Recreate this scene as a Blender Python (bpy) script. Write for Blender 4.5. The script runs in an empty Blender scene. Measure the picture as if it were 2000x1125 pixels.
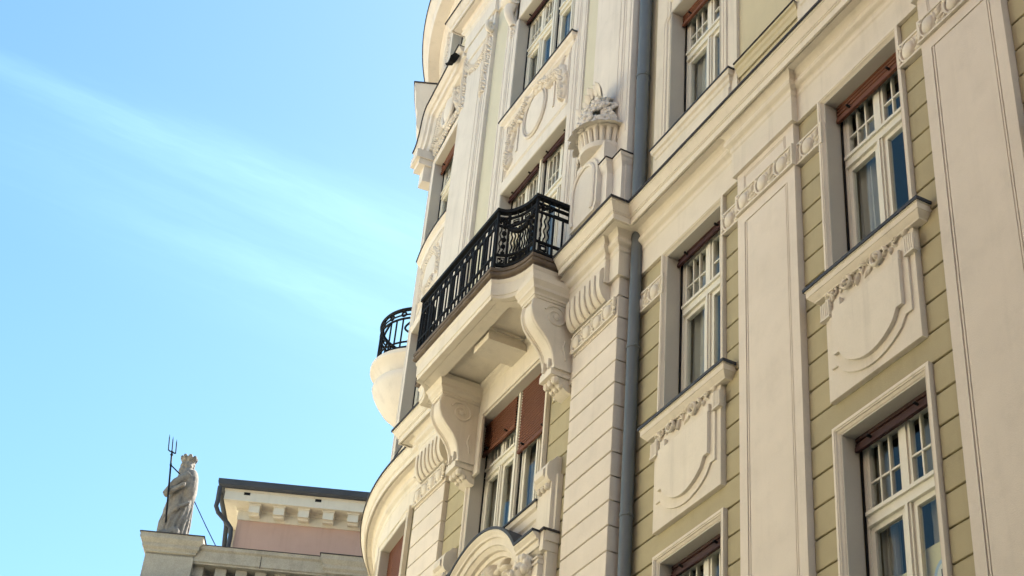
import bpy, math, random
from mathutils import Vector, Matrix, Quaternion
R_ = math.radians
random.seed(7)
scene = bpy.context.scene
COL = scene.collection

# ------------------------------------------------------------------ camera
cam_d = bpy.data.cameras.new('camera'); cam = bpy.data.objects.new('camera', cam_d); COL.objects.link(cam)
CAM = Vector((0, -8.96939778, 1.6))
RX = Vector((0.4558117700552931, 0.886703205772398, 0.07741482514359328))
RU = Vector((0.49683590551341195, -0.3256320181146976, 0.8044363690008162))
RF = Vector((-0.738505052976436, 0.32820910050073526, 0.5889728967251122))
m = Matrix.Identity(4)
for i in range(3):
    m[i][0] = RX[i]; m[i][1] = RU[i]; m[i][2] = -RF[i]; m[i][3] = CAM[i]
cam.matrix_world = m
cam_d.sensor_width = 36; cam_d.lens = 36 * 3118.14 / 2000
cam_d.clip_start = .1; cam_d.clip_end = 3000
scene.camera = cam

# ------------------------------------------------------------------ sky, sun, exposure
SUN_AZ = (-0.35, 1.0)           # horizontal direction towards the sun: behind the facade
SUN_EL = R_(46)
W = bpy.data.worlds.new('World'); scene.world = W; W.use_nodes = True
nt = W.node_tree; nt.nodes.clear()
N = nt.nodes.new
def wl(a, b): nt.links.new(a, b)
out = N('ShaderNodeOutputWorld'); bgn = N('ShaderNodeBackground'); sky = N('ShaderNodeTexSky')
sky.sky_type = 'NISHITA'; sky.sun_disc = False; sky.sun_elevation = SUN_EL
sky.sun_rotation = math.atan2(SUN_AZ[0], SUN_AZ[1]); sky.altitude = 300; sky.air_density = 1.0; sky.dust_density = 1.2; sky.ozone_density = 2.0
bgn.inputs['Strength'].default_value = 0.066
# thin cirrus streaks, fixed in world directions
geo = N('ShaderNodeTexCoord')
def wmath(op, a, b=None, clamp=False):
    n = N('ShaderNodeMath'); n.operation = op; n.use_clamp = clamp
    for i, v in enumerate((a, b)):
        if v is None: continue
        if isinstance(v, (int, float)): n.inputs[i].default_value = v
        else: wl(v, n.inputs[i])
    return n.outputs[0]
def wdot(vec, v):
    n = N('ShaderNodeVectorMath'); n.operation = 'DOT_PRODUCT'; wl(vec, n.inputs[0]); n.inputs[1].default_value = v
    return n.outputs['Value']
DIR = geo.outputs['Generated']
def wnoise(sc, detail, rough, vec=None):
    n = N('ShaderNodeTexNoise'); n.inputs['Scale'].default_value = sc; n.inputs['Detail'].default_value = detail; n.inputs['Roughness'].default_value = rough
    wl(vec or DIR, n.inputs['Vector']); return n.outputs['Fac']
def ramp(v, a, b):
    return wmath('DIVIDE', wmath('SUBTRACT', v, a), b - a, True)
def streak(a, b, w0, w1, gain, seed, fade):
    """a band of cirrus along the great circle a-b, widening from w0 to w1, fading in between the two given fractions"""
    a = Vector(a).normalized(); b = Vector(b).normalized()
    nn = a.cross(b).normalized(); al = (b - a).normalized(); ta, tb = a.dot(al), b.dot(al)
    u = wmath('DIVIDE', wmath('SUBTRACT', wdot(DIR, al), ta), tb - ta)
    w = wmath('ADD', w0, wmath('MULTIPLY', ramp(u, 0, 1), w1 - w0))
    d = wdot(DIR, nn)
    cmb = N('ShaderNodeCombineXYZ'); wl(wmath('MULTIPLY', d, 75.0), cmb.inputs[0]); wl(wmath('MULTIPLY', u, 2.2), cmb.inputs[1]); cmb.inputs[2].default_value = seed
    wa = wmath('MULTIPLY', wmath('SUBTRACT', wnoise(1.0, 4, .6, cmb.outputs[0]), .5), .022)
    t = wmath('DIVIDE', wmath('ABSOLUTE', wmath('ADD', d, wa), None), w)
    f = wmath('SUBTRACT', 1.0, t, True)
    f = wmath('MULTIPLY', wmath('MULTIPLY', f, f), wmath('SUBTRACT', 3.0, wmath('MULTIPLY', f, 2.0)))
    cm2 = N('ShaderNodeCombineXYZ'); wl(wmath('MULTIPLY', wmath('ADD', d, wa), 190.0), cm2.inputs[0]); wl(wmath('MULTIPLY', u, 5.0), cm2.inputs[1]); cm2.inputs[2].default_value = seed + 3
    fib = wnoise(1.0, 6, .62, cm2.outputs[0])
    f = wmath('MULTIPLY', f, wmath('ADD', .25, wmath('MULTIPLY', fib, 1.5)))
    return wmath('MULTIPLY', wmath('MULTIPLY', f, ramp(u, *fade)), gain)
s1 = streak((-0.7701, -0.0012, 0.6379), (-0.7511, 0.2610, 0.6064), .013, .036, .32, 1.0, (-.9, .9))
s2 = streak((-0.8018, 0.0972, 0.5897), (-0.7836, 0.2598, 0.5643), .010, .022, .24, 4.0, (-.2, .8))
s3 = streak((-0.7901, -0.05, 0.6079), (-0.762, 0.2810, 0.575), .05, .10, .26, 9.0, (-.1, 1.1))
msk = wmath('ADD', wmath('ADD', s1, s2), s3, True)
mix = N('ShaderNodeMix'); mix.data_type = 'RGBA'; mix.blend_type = 'MIX'
wl(msk, mix.inputs[0])
hsv = N('ShaderNodeHueSaturation'); hsv.inputs['Saturation'].default_value = 1.14; hsv.inputs['Hue'].default_value = .481; wl(sky.outputs[0], hsv.inputs['Color'])
wl(hsv.outputs[0], mix.inputs[6])
mix.inputs[7].default_value = (2.3, 3.95, 4.2, 1)
wl(mix.outputs[2], bgn.inputs['Color']); wl(bgn.outputs[0], out.inputs['Surface'])

sun_d = bpy.data.lights.new('sun', 'SUN'); sun = bpy.data.objects.new('sun', sun_d); COL.objects.link(sun)
sun_d.energy = 5.0; sun_d.angle = R_(.53); sun_d.color = (1.0, .955, .86)
sv = Vector((SUN_AZ[0], SUN_AZ[1], 0)).normalized() * math.cos(SUN_EL) + Vector((0, 0, math.sin(SUN_EL)))
sun.rotation_mode = 'QUATERNION'; sun.rotation_quaternion = sv.to_track_quat('Z', 'Y'); sun.location = (0, 20, 60)
vs = scene.view_settings
vs.view_transform = 'Standard'; vs.look = 'None'; vs.gamma = 1; vs.exposure = 2.22; vs.use_curve_mapping = False
scene.cycles.use_denoising = True; scene.cycles.use_adaptive_sampling = True; scene.cycles.adaptive_threshold = .02; scene.cycles.max_bounces = 6; scene.cycles.diffuse_bounces = 3; scene.cycles.glossy_bounces = 2; scene.cycles.transmission_bounces = 2; scene.cycles.transparent_max_bounces = 8
scene.cycles.sample_clamp_indirect = 6.0

# ------------------------------------------------------------------ materials
MATS = {}
def newmat(name):
    mt = bpy.data.materials.new(name); mt.use_nodes = True; MATS[name] = mt
    n = mt.node_tree.nodes; b = n['Principled BSDF']
    return mt, mt.node_tree, n, b
def surf(name, col, rough=.85, var=.06, vscale=1.2, bump=.15, bscale=90, stain=.0, spec=.25, metallic=0, fine=.05, streaks=0.0):
    """Plain surface: base colour with broad blotches, fine grain, optional streaky dirt, and grain relief."""
    mt, t, n, b = newmat(name); L = t.links.new
    tc = n.new('ShaderNodeTexCoord'); gp = n.new('ShaderNodeNewGeometry')
    def noise(sc, det, vec=None, ro=.55):
        x = n.new('ShaderNodeTexNoise'); x.inputs['Scale'].default_value = sc; x.inputs['Detail'].default_value = det; x.inputs['Roughness'].default_value = ro
        L(vec or gp.outputs['Position'], x.inputs['Vector']); return x.outputs['Fac']
    def mth(op, a, c, clamp=False):
        x = n.new('ShaderNodeMath'); x.operation = op; x.use_clamp = clamp
        for i, v in enumerate((a, c)):
            if isinstance(v, (int, float)): x.inputs[i].default_value = v
            else: L(v, x.inputs[i])
        return x.outputs[0]
    f = mth('MULTIPLY', mth('SUBTRACT', noise(vscale, 3), .5), 2 * var * 1.6)
    g = mth('MULTIPLY', mth('SUBTRACT', noise(bscale, 1), .5), 2 * fine)
    oi = n.new('ShaderNodeObjectInfo')
    val = mth('ADD', mth('ADD', mth('ADD', f, g), 1.0), mth('MULTIPLY', mth('SUBTRACT', oi.outputs['Random'], .5), .07))
    if streaks:
        mp = n.new('ShaderNodeMapping'); mp.inputs['Scale'].default_value = (5, 5, .35); L(gp.outputs['Position'], mp.inputs['Vector'])
        s = mth('MULTIPLY', mth('SUBTRACT', noise(1.0, 4, mp.outputs[0], .65), .52, True), -streaks * 3)
        val = mth('ADD', val, s)
    if stain:
        s = mth('MULTIPLY', mth('SUBTRACT', noise(2.7, 4, None, .7), .5, True), -stain * 4)
        val = mth('ADD', val, s)
    hs = n.new('ShaderNodeHueSaturation'); hs.inputs['Color'].default_value = (*col, 1); L(val, hs.inputs['Value'])
    L(hs.outputs[0], b.inputs['Base Color'])
    b.inputs['Roughness'].default_value = rough; b.inputs['Metallic'].default_value = metallic
    b.inputs['Specular IOR Level'].default_value = spec
    if bump:
        bp = n.new('ShaderNodeBump'); bp.inputs['Strength'].default_value = bump; bp.inputs['Distance'].default_value = .01
        L(noise(bscale, 2, None, .6), bp.inputs['Height'])
        b2 = n.new('ShaderNodeBump'); b2.inputs['Strength'].default_value = .35; b2.inputs['Distance'].default_value = .012
        L(noise(3.2, 2, None, .55), b2.inputs['Height']); L(bp.outputs[0], b2.inputs['Normal']); L(b2.outputs[0], b.inputs['Normal'])
    return mt
surf('cream', (.69, .61, .52), .9, .075, 1.1, .28, 75, .07, streaks=.08)
surf('cream_smooth', (.71, .635, .53), .88, .06, 1.6, .14, 60, .06, streaks=.18)
surf('pale', (.715, .65, .575), .88, .06, 1.4, .14, 60, .06, streaks=.18)
surf('reveal', (.52, .48, .42), .9, .03, 1.0, .05, 60)  # jamb colour set darker to stand in for shade on the reveals
surf('ochre', (.415, .357, .228), .92, .09, 1.3, .26, 75, .06, streaks=.12)
surf('strip_pale', (.60, .555, .43), .92, .05, 1.3, .2, 75, .02, streaks=.08)
surf('ochre_pale', (.56, .49, .335), .92, .05, 1.3, .2, 75, .02, streaks=.08)
surf('flashing', (.040, .034, .034), .85, .25, 3, .05, 40, spec=.5)
surf('zinc', (.042, .046, .056), .75, .15, 2, .06, 30, spec=.5, streaks=.2)
surf('downpipe', (.13, .145, .155), .40, .12, 2, .04, 30, spec=.5, streaks=.15)
surf('iron', (.007, .007, .008), .75, .2, 5, .2, 60, spec=.25)
surf('slab_stone', (.15, .115, .088), .85, .3, 6, .4, 70, .15)
surf('paint', (.74, .70, .60), .5, .04, 3, .05, 50, spec=.4)
surf('shutter', (.15, .055, .028), .6, .12, 2, .06, 40, spec=.35)
surf('shutter_shaded', (.045, .014, .012), .6, .12, 2, .06, 40, spec=.35)  # same shutter brown, darkened to stand in for shade under the window heads
surf('black', (.006, .006, .006), .6, .1, 2, 0, 40)
surf('curtain', (.56, .55, .49), .95, .06, 3, .1, 120)
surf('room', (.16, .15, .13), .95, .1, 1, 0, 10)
surf('pink', (.50, .33, .26), .92, .05, 1.2, .15, 60, .03, streaks=.12)
surf('bgcream', (.66, .60, .49), .9, .05, 1.2, .15, 60, .06, streaks=.15)
surf('granite', (.36, .33, .275), .92, .13, 3, .5, 28, .12, fine=.22, streaks=.2)
surf('statue_stone', (.23, .205, .175), .95, .28, 5, .9, 22, .35, fine=.2, streaks=.35)
surf('roof_tile', (.22, .10, .07), .9, .2, 3, .4, 20)
surf('asphalt', (.32, .295, .23), .95, .2, 1, .4, 60)
surf('pavement', (.30, .28, .25), .95, .12, 2, .3, 60)
surf('dark_wall', (.20, .13, .09), .9, .05, 1, .1, 50)
surf('opposite_wall', (.80, .735, .54), .9, .05, 1, .1, 50)
surf('wirecol', (.02, .05, .16), .4, .05, 3, 0, 50)
surf('poster', (.74, .66, .40), .8, .04, 3, 0, 50)
surf('poster_blue', (.45, .56, .68), .7, .03, 3, 0, 50)
surf('poster_grey', (.10, .10, .10), .7, .03, 3, 0, 50)
def glassmat():
    mt, t, n, b = newmat('glass'); L = t.links.new
    o = n['Material Output']; n.remove(b)
    tr = n.new('ShaderNodeBsdfTransparent'); tr.inputs[0].default_value = (.94, .96, .96, 1)
    gl = n.new('ShaderNodeBsdfGlossy'); gl.inputs['Roughness'].default_value = .012; gl.inputs['Color'].default_value = (.92, .90, .84, 1)
    fr = n.new('ShaderNodeFresnel'); fr.inputs['IOR'].default_value = 1.52
    gp = n.new('ShaderNodeNewGeometry'); sub = n.new('ShaderNodeMath'); sub.operation = 'SUBTRACT'; sub.inputs[0].default_value = 1.0
    L(gp.outputs['Backfacing'], sub.inputs[1])
    fm = n.new('ShaderNodeMath'); fm.operation = 'MULTIPLY'; L(fr.outputs[0], fm.inputs[0]); L(sub.outputs[0], fm.inputs[1])
    mx = n.new('ShaderNodeMixShader')
    oi = n.new('ShaderNodeObjectInfo'); ad = n.new('ShaderNodeVectorMath'); ad.operation = 'ADD'
    sc = n.new('ShaderNodeMath'); sc.operation = 'MULTIPLY'; sc.inputs[1].default_value = 50; L(oi.outputs['Random'], sc.inputs[0])
    L(gp.outputs['Position'], ad.inputs[0]); L(sc.outputs[0], ad.inputs[1])
    no = n.new('ShaderNodeTexNoise'); no.inputs['Scale'].default_value = 1.3; no.inputs['Detail'].default_value = 1.5; L(ad.outputs[0], no.inputs['Vector'])
    bp = n.new('ShaderNodeBump'); bp.inputs['Strength'].default_value = .35; bp.inputs['Distance'].default_value = .05; L(no.outputs['Fac'], bp.inputs['Height'])
    L(bp.outputs[0], gl.inputs['Normal'])
    L(fm.outputs[0], mx.inputs[0]); L(tr.outputs[0], mx.inputs[1]); L(gl.outputs[0], mx.inputs[2]); L(mx.outputs[0], o.inputs['Surface'])
glassmat()

# ------------------------------------------------------------------ mesh tools
class MB:
    def __init__(s): s.v = []; s.f = []
    def quad(s, a, b, c, d):
        i = len(s.v); s.v += [tuple(a), tuple(b), tuple(c), tuple(d)]; s.f.append((i, i + 1, i + 2, i + 3)); return s
    def box(s, x0, x1, y0, y1, z0, z1, bev=0.0):
        if x0 > x1: x0, x1 = x1, x0
        if y0 > y1: y0, y1 = y1, y0
        if z0 > z1: z0, z1 = z1, z0
        i = len(s.v)
        if bev <= 0:
            s.v += [(x, y, z) for z in (z0, z1) for y in (y0, y1) for x in (x0, x1)]
            s.f += [tuple(i + k for k in q) for q in ((0, 2, 3, 1), (4, 5, 7, 6), (0, 1, 5, 4), (2, 6, 7, 3), (0, 4, 6, 2), (1, 3, 7, 5))]
        else:            # chamfer on the street-facing (y0) edges only
            b = bev
            s.v += [(x0, y1, z0), (x1, y1, z0), (x1, y1, z1), (x0, y1, z1), (x0, y0 + b, z0), (x1, y0 + b, z0), (x1, y0 + b, z1), (x0, y0 + b, z1),
                    (x0 + b, y0, z0 + b), (x1 - b, y0, z0 + b), (x1 - b, y0, z1 - b), (x0 + b, y0, z1 - b)]
            for q in ((0, 3, 2, 1), (8, 9, 10, 11), (4, 5, 9, 8), (5, 6, 10, 9), (6, 7, 11, 10), (7, 4, 8, 11), (0, 1, 5, 4), (1, 2, 6, 5), (2, 3, 7, 6), (3, 0, 4, 7)):
                s.f.append(tuple(i + k for k in q))
        return s
    def grid(s, rows, closed=False, caps=False):
        """rows: list of equal-length point lists; stitched row to row."""
        i = len(s.v); n = len(rows[0])
        for r in rows: s.v += [tuple(p) for p in r]
        for a in range(len(rows) - 1):
            for b in range(n if closed else n - 1):
                c = (b + 1) % n
                s.f.append((i + a * n + b, i + a * n + c, i + (a + 1) * n + c, i + (a + 1) * n + b))
        if caps:
            s.f.append(tuple(i + k for k in range(n))[::-1]); s.f.append(tuple(i + (len(rows) - 1) * n + k for k in range(n)))
        return s
    def sweep(s, path, prof, mp, closed=False, cap=True):
        """path: 2-D polyline; prof: (offset to the left of travel, height); mitred; mp(a,b,h)->xyz."""
        n = len(path); rows = []
        for i in range(n):
            p = Vector(path[i])
            pr = Vector(path[i - 1]) if (i > 0 or closed) else None
            nx = Vector(path[(i + 1) % n]) if (i < n - 1 or closed) else None
            d1 = (p - pr).normalized() if pr is not None else None
            d2 = (nx - p).normalized() if nx is not None else None
            if d1 is None: d1 = d2
            if d2 is None: d2 = d1
            n1 = Vector((-d1.y, d1.x)); n2 = Vector((-d2.y, d2.x))
            k = max(1 + n1.dot(n2), .15); mv = (n1 + n2) / k
            rows.append([mp(p.x + mv.x * o, p.y + mv.y * o, h) for o, h in prof])
        if closed: rows.append(rows[0])
        base = len(s.v); m_ = len(prof); s.grid(rows)
        if cap and not closed and m_ > 2:
            s.f.append(tuple(base + k for k in range(m_))); s.f.append(tuple(base + (n - 1) * m_ + k for k in range(m_))[::-1])
        return s
    def tube(s, pts, r, k=6, caps=True, flat=None):
        pts = [Vector(p) for p in pts]; n = len(pts)
        rs = r if isinstance(r, (list, tuple)) else [r] * n
        up = Vector((0, 0, 1)); rows = []; prev = None
        for i in range(n):
            d = (pts[min(i + 1, n - 1)] - pts[max(i - 1, 0)])
            d = d.normalized() if d.length > 1e-9 else up
            if prev is None:
                a = d.cross(up)
                if a.length < .1: a = d.cross(Vector((1, 0, 0)))
            else:
                a = prev - d * prev.dot(d)
            a.normalize(); prev = a; b = d.cross(a)
            rows.append([pts[i] + (a * math.cos(2 * math.pi * j / k) + b * math.sin(2 * math.pi * j / k)) * rs[i] for j in range(k)])
        return s.grid(rows, closed=True, caps=caps)
    def lathe(s, prof, cx, cy, k=24, a0=0, a1=2 * math.pi, sy=1.0):
        full = abs(a1 - a0 - 2 * math.pi) < 1e-6
        cnt = k if full else k + 1
        rows = [[(cx + r * math.cos(a0 + (a1 - a0) * j / k), cy + r * sy * math.sin(a0 + (a1 - a0) * j / k), z) for j in range(cnt)] for r, z in prof]
        return s.grid(rows, closed=full)
    def dome(s, mp, a, b, ra, rb, h, ang=0, k=10, rings=4, pinch=0.0, base=0.0):
        """half ellipsoid relief on a plate; mp(a,b,h)->xyz; pinch>0 makes the outline leaf-shaped."""
        rows = []; ca, sa = math.cos(ang), math.sin(ang)
        for i in range(rings + 1):
            t = i / rings * math.pi / 2; rr = math.cos(t); hh = math.sin(t) * h
            row = []
            for j in range(k):
                q = 2 * math.pi * j / k; u = math.cos(q) * ra * rr; v = math.sin(q) * rb * rr
                if pinch: v *= (1 - pinch * abs(math.cos(q)) ** 1.5)
                row.append(mp(a + u * ca - v * sa, b + u * sa + v * ca, base + hh))
            rows.append(row)
        return s.grid(rows, closed=True)
    def blob(s, c, r, sc=(1, 1, 1), k=8, rings=5, jit=0.0, q=None):
        c = Vector(c); rows = []
        for i in range(rings + 1):
            t = -math.pi / 2 + math.pi * i / rings; row = []
            for j in range(k):
                a = 2 * math.pi * (j + (i % 2) * .5 * 0) / k
                w = r * (1 + random.uniform(-jit, jit))
                p = Vector((math.cos(a) * math.cos(t) * sc[0], math.sin(a) * math.cos(t) * sc[1], math.sin(t) * sc[2])) * w
                if q: p = q @ p
                row.append(c + p)
            rows.append(row)
        return s.grid(rows, closed=True)
    def leaf(s, c, d, up, l, w, curl=.4, k=6):
        """free-standing curved leaf with a midrib, closed thickness."""
        c = Vector(c); d = Vector(d).normalized(); up = Vector(up); sd = d.cross(up).normalized(); up = sd.cross(d).normalized()
        for sgn in (1, -1):
            rows = []
            for i in range(k + 1):
                t = i / k; ww = w * math.sin(math.pi * min(1, .12 + t * .88)) ** .8 * (1 - .3 * t)
                p = c + d * (l * math.sin(t * 1.3) / math.sin(1.3)) + up * (curl * l * t * t)
                rows.append([p - sd * ww + up * .004 * sgn - up * ww * .25, p + up * .012 * sgn, p + sd * ww + up * .004 * sgn - up * ww * .25])
            s.grid(rows)
        return s
    def xform(s, M):
        s.v = [tuple(M @ Vector(p)) for p in s.v]; return s
def frontmap(y0, sgn=1.0):
    return lambda a, b, h: (a, y0 - h, b)
def arcpts(cx, cy, r, a0, a1, n):
    return [(cx + r * math.cos(a0 + (a1 - a0) * i / n), cy + r * math.sin(a0 + (a1 - a0) * i / n)) for i in range(n + 1)]

def mesh_of(name, mb, mat, smooth=None):
    me = bpy.data.meshes.new(name); me.from_pydata(mb.v, [], mb.f); me.validate()
    import bmesh
    b = bmesh.new(); b.from_mesh(me); bmesh.ops.remove_doubles(b, verts=b.verts, dist=1e-5); bmesh.ops.recalc_face_normals(b, faces=b.faces); b.to_mesh(me); b.free()
    me.materials.append(MATS[mat])
    if smooth:
        me.polygons.foreach_set('use_smooth', [True] * len(me.polygons)); me.set_sharp_from_angle(angle=R_(smooth))
    me.update(); return me
WM = {}      # world matrices of the empties
def empty(name, loc=(0, 0, 0), rotz=0, parent=None):
    o = bpy.data.objects.new(name, None); COL.objects.link(o)
    w = Matrix.Translation(loc) @ Matrix.Rotation(rotz, 4, 'Z')
    if parent is not None:
        o.parent = parent; o.matrix_parent_inverse = WM[parent.name].inverted()
    o.location = loc; o.rotation_euler = (0, 0, rotz); o.empty_display_size = .2
    WM[o.name] = w; return o
def put(name, mb, mat, parent=None, smooth=None, local=False):
    """A mesh object.  World coordinates unless local (then in the parent's frame)."""
    me = mb if isinstance(mb, bpy.types.Mesh) else mesh_of(name, mb, mat, smooth)
    o = bpy.data.objects.new(name, me); COL.objects.link(o)
    if parent is not None:
        o.parent = parent
        if not local:
            w = WM.get(parent.name)
            if w is not None: o.matrix_parent_inverse = w.inverted()
    return o
def tag(o, label=None, cat=None, group=None, kind=None):
    if label: o['label'] = label
    if cat: o['category'] = cat
    if group: o['group'] = group
    if kind: o['kind'] = kind
    return o
# ================================================================== SETTING
g = MB(); g.quad((-400, -400, 0), (400, -400, 0), (400, 400, 0), (-400, 400, 0))
tag(put('street', g, 'asphalt'), 'pale stone paved street far below the facade', kind='structure')
g = MB().box(-60, 1, -2.6, .4, .004, .14)
tag(put('pavement', g, 'pavement'), 'pale pavement at the foot of the cream building', kind='structure')
# houses across the street (the long one bounces the sunlight back and shows in the panes)
def far_house(x0, x1, h, mat, label, y=-21.0, sg=1):
    t = empty('street_house', ((x0 + x1) / 2, y, 0)); tag(t, label, 'house', 'houses along the street')
    put('wall', MB().box(x0, x1, y - 10 * sg, y, 0.01, h), mat, t)
    put('roof', MB().box(x0, x1, y - 10.3 * sg, y + .3 * sg, h, h + .4), 'roof_tile', t)
    put('cornice', MB().box(x0, x1, y, y + .5 * sg, h - .5, h - .02), 'bgcream', t)
    n = max(2, int((x1 - x0) / 3.2)); gl = mesh_of('pane', MB().box(-.6, .6, -.02, .02, 0, 2.0), 'glass'); fr = MB()
    for a in (-.68, .6): fr.box(a, a + .08, -.03, .05, -.08, 2.08)
    fr.box(-.6, .6, -.03, .05, -.08, 0); fr.box(-.6, .6, -.03, .05, 2, 2.08); fr = mesh_of('window', fr, 'paint')
    for r in range(int(h / 4)):
        for i in range(n):
            o = put('window', fr, None, t, local=True); x = x0 + (i + .5) * (x1 - x0) / n - (x0 + x1) / 2; o.location = (x, .04 * sg, 1.6 + r * 3.9)
            p = put('pane', gl, None, o, local=True)
far_house(-62, -14, 17, 'opposite_wall', 'long sunlit ochre house across the street mirrored in the panes')
far_house(-13.9, 26, 27, 'dark_wall', 'unseen tall dark brick house added behind the viewer to block light', -15.0)  # added out of view; its dark bulk dims light from the right
far_house(1.45, 26, 29, 'dark_wall', 'unseen tall brick house added beside the cream building to block light', .3, -1)  # added out of view to block sky past the building's right end

# ================================================================== MAIN BUILDING
B = empty('corner_building', (-19.3, 0, 0))
tag(B, 'cream and ochre stucco corner building with iron balcony, tall windows and relief ornament', 'building')
PER = 3.6
XW = [-14.36 + PER * i for i in range(4)]           # window axes of the flat wing
XP = [-12.58 + PER * i for i in range(4)]           # its pilasters
XE = 1.0
YB, YBP = -.205, -.283                              # bay wall, bay pilasters
BX = -19.33                                         # bay axis
CXC, CYC, RC = -24.0, 8.15, 8.0                     # rounded corner
ZC = lambda k: 14.076 - .3603 * k
ROW1, ROW2, ROW3 = (7.7, 10.40), (12.42, 15.06), (17.2, 19.82)
def hole_boxes(mb, x0, x1, y0, y1, z0, z1, holes):
    xs = sorted({x0, x1, *[h[0] for h in holes], *[h[1] for h in holes]})
    for a, b in zip(xs, xs[1:]):
        if a < x0 - 1e-6 or b > x1 + 1e-6: continue
        hs = sorted((h[2], h[3]) for h in holes if h[0] < (a + b) / 2 < h[1]); z = z0
        for p, q in hs:
            if p > z: mb.box(a, b, y0, y1, z, min(p, z1))
            z = max(z, q)
        if z < z1: mb.box(a, b, y0, y1, z, z1)
    return mb
WOP = .68
holes = [(x - WOP, x + WOP, *r) for x in XW for r in (ROW1, ROW2)]
put('wall', hole_boxes(MB(), -15.9, XE, .028, .5, 0, 15.3, holes), 'ochre', B)
holes = [(x - WOP, x + WOP, *ROW3) for x in XW]
put('upper_wall', hole_boxes(MB(), -15.9, XE, .01, .5, 15.3, 29.0, holes), 'ochre_pale', B)
put('end_wall', MB().box(XE, XE + .4, .0, 16, 0, 29.0), 'cream', B)
put('back_wall', MB().box(-31, XE + .4, 16, 16.4, 0, 29.0), 'cream', B)
put('roof', MB().box(-22.5, XE + .4, .3, 16.2, 29.0, 29.3), 'roof_tile', B)

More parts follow.
